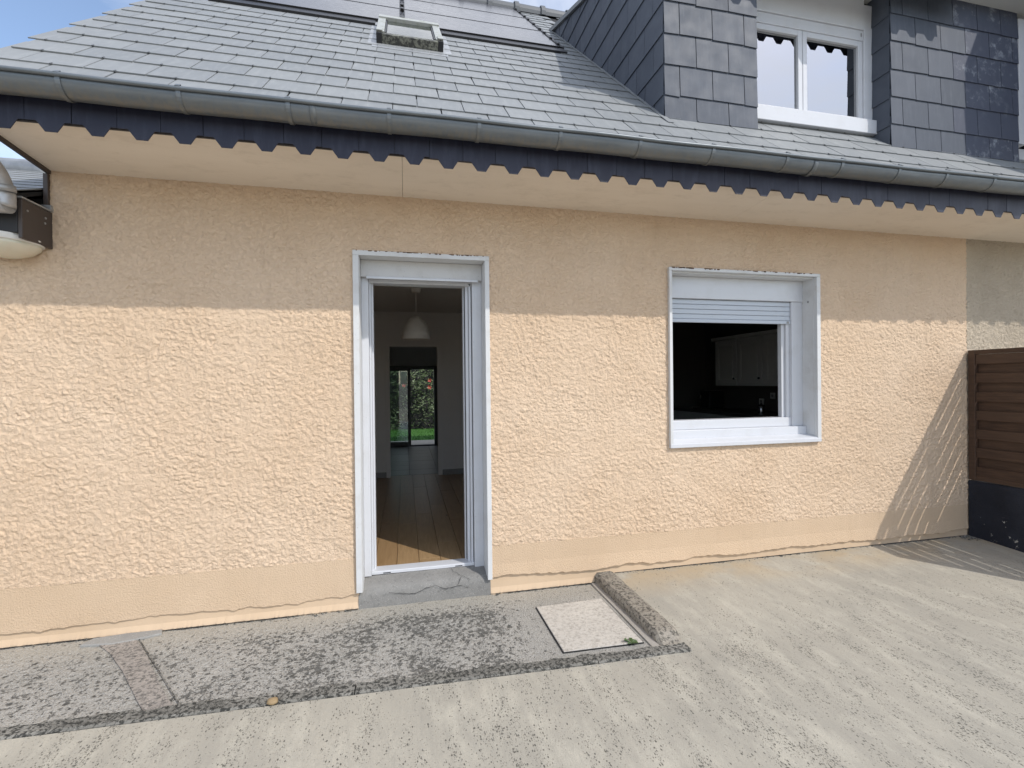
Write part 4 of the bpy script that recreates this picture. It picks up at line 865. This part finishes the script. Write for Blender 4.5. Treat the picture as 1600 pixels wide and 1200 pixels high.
box('front_board', M['black_board'], an, -5.2, -1.9635, -.225, -.205, 2.26, 2.42, bevel=.003); box('eave_soffit', M['brown_board'], an, -5.2, -1.9635, -.204, -.004, 2.262, 2.275)
box('flashing', M['zinc_pale'], an, -2.6, -1.938, -.232, .0, 2.4395, 2.448, bevel=.001); box('flashing', M['zinc_pale'], an, -1.99, -1.936, -.03, .0, 2.449, 2.475, bevel=.001)
ag = bpy.data.objects.new('annex_gutter', None); link(ag, an)
pf = [(-.285 + .055 * math.cos(t), 2.395 + .055 * math.sin(t)) for t in [math.pi * (2 - i / 12) for i in range(13)]]
MB().sweep(pf, -5.2, -1.962).build('channel', M['zinc_pale'], ag, smooth=True, solid=.003, fix=False)
m = MB(); m.add([(-1.962, y, z) for y, z in pf], [tuple(range(13))]); m.build('end_cap', M['zinc_pale'], ag, solid=.003, fix=False)
path = [(-2.02, -.632, 2.79), (-2.02, -.632, 2.70), (-2.02, -.615, 2.655), (-2.01, -.56, 2.62), (-1.995, -.46, 2.585), (-1.985, -.38, 2.555), (-1.983, -.32, 2.51), (-1.983, -.295, 2.45), (-1.983, -.29, 2.38)]
def catmull(P, k=6):
    P = [Vector(p) for p in P]; P = [P[0] * 2 - P[1]] + P + [P[-1] * 2 - P[-2]]; out = []
    for i in range(1, len(P) - 2):
        for j in range(k):
            t = j / k; a, b, c, d = P[i - 1:i + 3]; out.append(.5 * ((2 * b) + (c - a) * t + (2 * a - 5 * b + 4 * c - d) * t * t + (3 * b - a - 3 * c + d) * t ** 3))
    return out + [P[-2]]
path = catmull([(-2.02, -.632, 2.79), (-2.02, -.632, 2.69), (-2.005, -.52, 2.60), (-1.99, -.36, 2.545), (-1.985, -.295, 2.45), (-1.985, -.29, 2.37)])
dp = thing('downpipe', 'grey zinc swan neck pipe dropping from the main gutter to the lean-to gutter', 'pipe', (-2.0, -.3, 2.38)); MB().tube(path, .052, 20).build('swan_neck', M['zinc_pale'], dp, smooth=True); MB().tube([(-1.983, -.30, 2.475), (-1.983, -.295, 2.445)], .056, 20).build('collar', M['zinc_pale'], dp, smooth=True)
wl = thing('wall_lamp', 'yellowed white dome lamp under the lean-to eave at the left edge', 'lamp', (-2.10, -.1, 2.26))
MB().lathe((-2.10, -.105, 2.26), [(.155, .0), (.158, -.012), (.155, -.03), (.15, -.034)][::-1], 40).build('base', M['shade'], wl, smooth=False)
MB().lathe((-2.10, -.105, 2.226), [(.002, -.072), (.06, -.066), (.11, -.045), (.14, -.018), (.148, 0)], 40).build('dome', M['dome'], wl, smooth=True)

# ------------------------------------------------------------------ garden hedge and a house behind the annex
hd = thing('hedge', 'tall leafy green hedge with red flowers beyond the lawn', 'hedge', (0.5, 12, 0))
m = MB(); rr = random.Random(9)
for i in range(14000):
    x = rr.uniform(-2.6, 4.2); z = abs(rr.gauss(0, 1)) % 1.0; z = rr.uniform(.0, 3.2); y = 11.75 + rr.uniform(-.25, .6) + .25 * math.sin(x * 3.1 + z * 2) + (0 if z > .5 else .25)
    s = rr.uniform(.03, .07); a = Vector((rr.gauss(0, 1), rr.gauss(0, 1), rr.gauss(0, .6))).normalized(); b = a.cross(Vector((rr.gauss(0, 1), rr.gauss(0, 1), rr.gauss(0, 1)))).normalized()
    p = Vector((x, y, z)); m.add([p, p + a * s + b * s * .4, p + a * s * 2, p + a * s - b * s * .4], [(0, 1, 2, 3)])
m.build('foliage', M['leaf'], hd, fix=False)
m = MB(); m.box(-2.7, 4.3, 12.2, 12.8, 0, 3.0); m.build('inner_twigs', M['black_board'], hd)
for i in range(12):
    x, z = rr.uniform(-.4, 1.4), rr.uniform(1.3, 2.7); m = MB()
    for k in range(5): a = k * 1.256; m.add([(x, 11.45, z), (x + .05 * math.cos(a - .5), 11.42, z + .05 * math.sin(a - .5)), (x + .07 * math.cos(a), 11.40, z + .07 * math.sin(a)), (x + .05 * math.cos(a + .5), 11.42, z + .05 * math.sin(a + .5))], [(0, 1, 2, 3)])
    m.build('flower', M['petal'], hd, fix=False)

# small loose things at the foot of the wall
m = MB(); rr = random.Random(31)
def blob(p, r, flat=.6):
    n = 6; vs = [p + Vector((0, 0, r * flat))]; vs += [p + Vector((math.cos(k * 6.283 / n) * r * rr.uniform(.6, 1.2), math.sin(k * 6.283 / n) * r * rr.uniform(.6, 1.2), -r * .1)) for k in range(n)]
    m.add(vs, [(0, 1 + k, 1 + (k + 1) % n) for k in range(n)])
for i in range(420):
    if i % 3: x = rr.uniform(1.5, 4.8); y = -.014 - abs(rr.gauss(0, .012)); z = zs(y)
    else: x = rr.uniform(-3.0, 1.3); y = -.016 - abs(rr.gauss(0, .01)); z = 0.0
    if -.32 < x < .57: continue
    blob(Vector((x, y, z)), rr.uniform(.002, .009) * (2.0 if rr.random() < .05 else 1))
for i in range(60): blob(Vector((4.82 - abs(rr.gauss(0, .05)), -.02 - abs(rr.gauss(0, .05)), .056)), rr.uniform(.004, .014))
tag(m.build('moss_crumbs', M['edging'], fix=False), 'dark moss crumbs and grit along the foot of the wall', 'debris', None, 'stuff')
m = MB(); rr = random.Random(8)
for i in range(260):
    x = rr.uniform(-1.9, 1.45); e = edge_y(x); blob(Vector((x, e - abs(rr.gauss(0, .012)), .006)), rr.uniform(.003, .009))
tag(m.build('grit', M['repair_grey'], fix=False), 'loose pale grit along the front of the edging stones', 'debris', None, 'stuff')
m = MB(); n = 10; c0 = Vector((-.60, edge_y(-.60) + .012, .022)); vs = []
for i in range(5):
    for k in range(n):
        t = math.pi * (i + .5) / 5; r = .022 * math.sin(t) * rr.uniform(.85, 1.1); vs.append(c0 + Vector((r * 1.2 * math.cos(k * .628), r * math.sin(k * .628), .014 * math.cos(t))))
m.add(vs, [(i * n + k, i * n + (k + 1) % n, (i + 1) * n + (k + 1) % n, (i + 1) * n + k) for i in range(4) for k in range(n)] + [tuple(range(n)), tuple(range(4 * n, 5 * n))])
g = G('ochre stone', 0.8); g.color(g.mix(g.noise(60, 4), (0.26, 0.17, 0.08), (0.33, 0.25, 0.15))); tag(m.build('pebble', g.m, smooth=True), 'small ochre pebble lying on the dark edging left of the door', 'pebble')
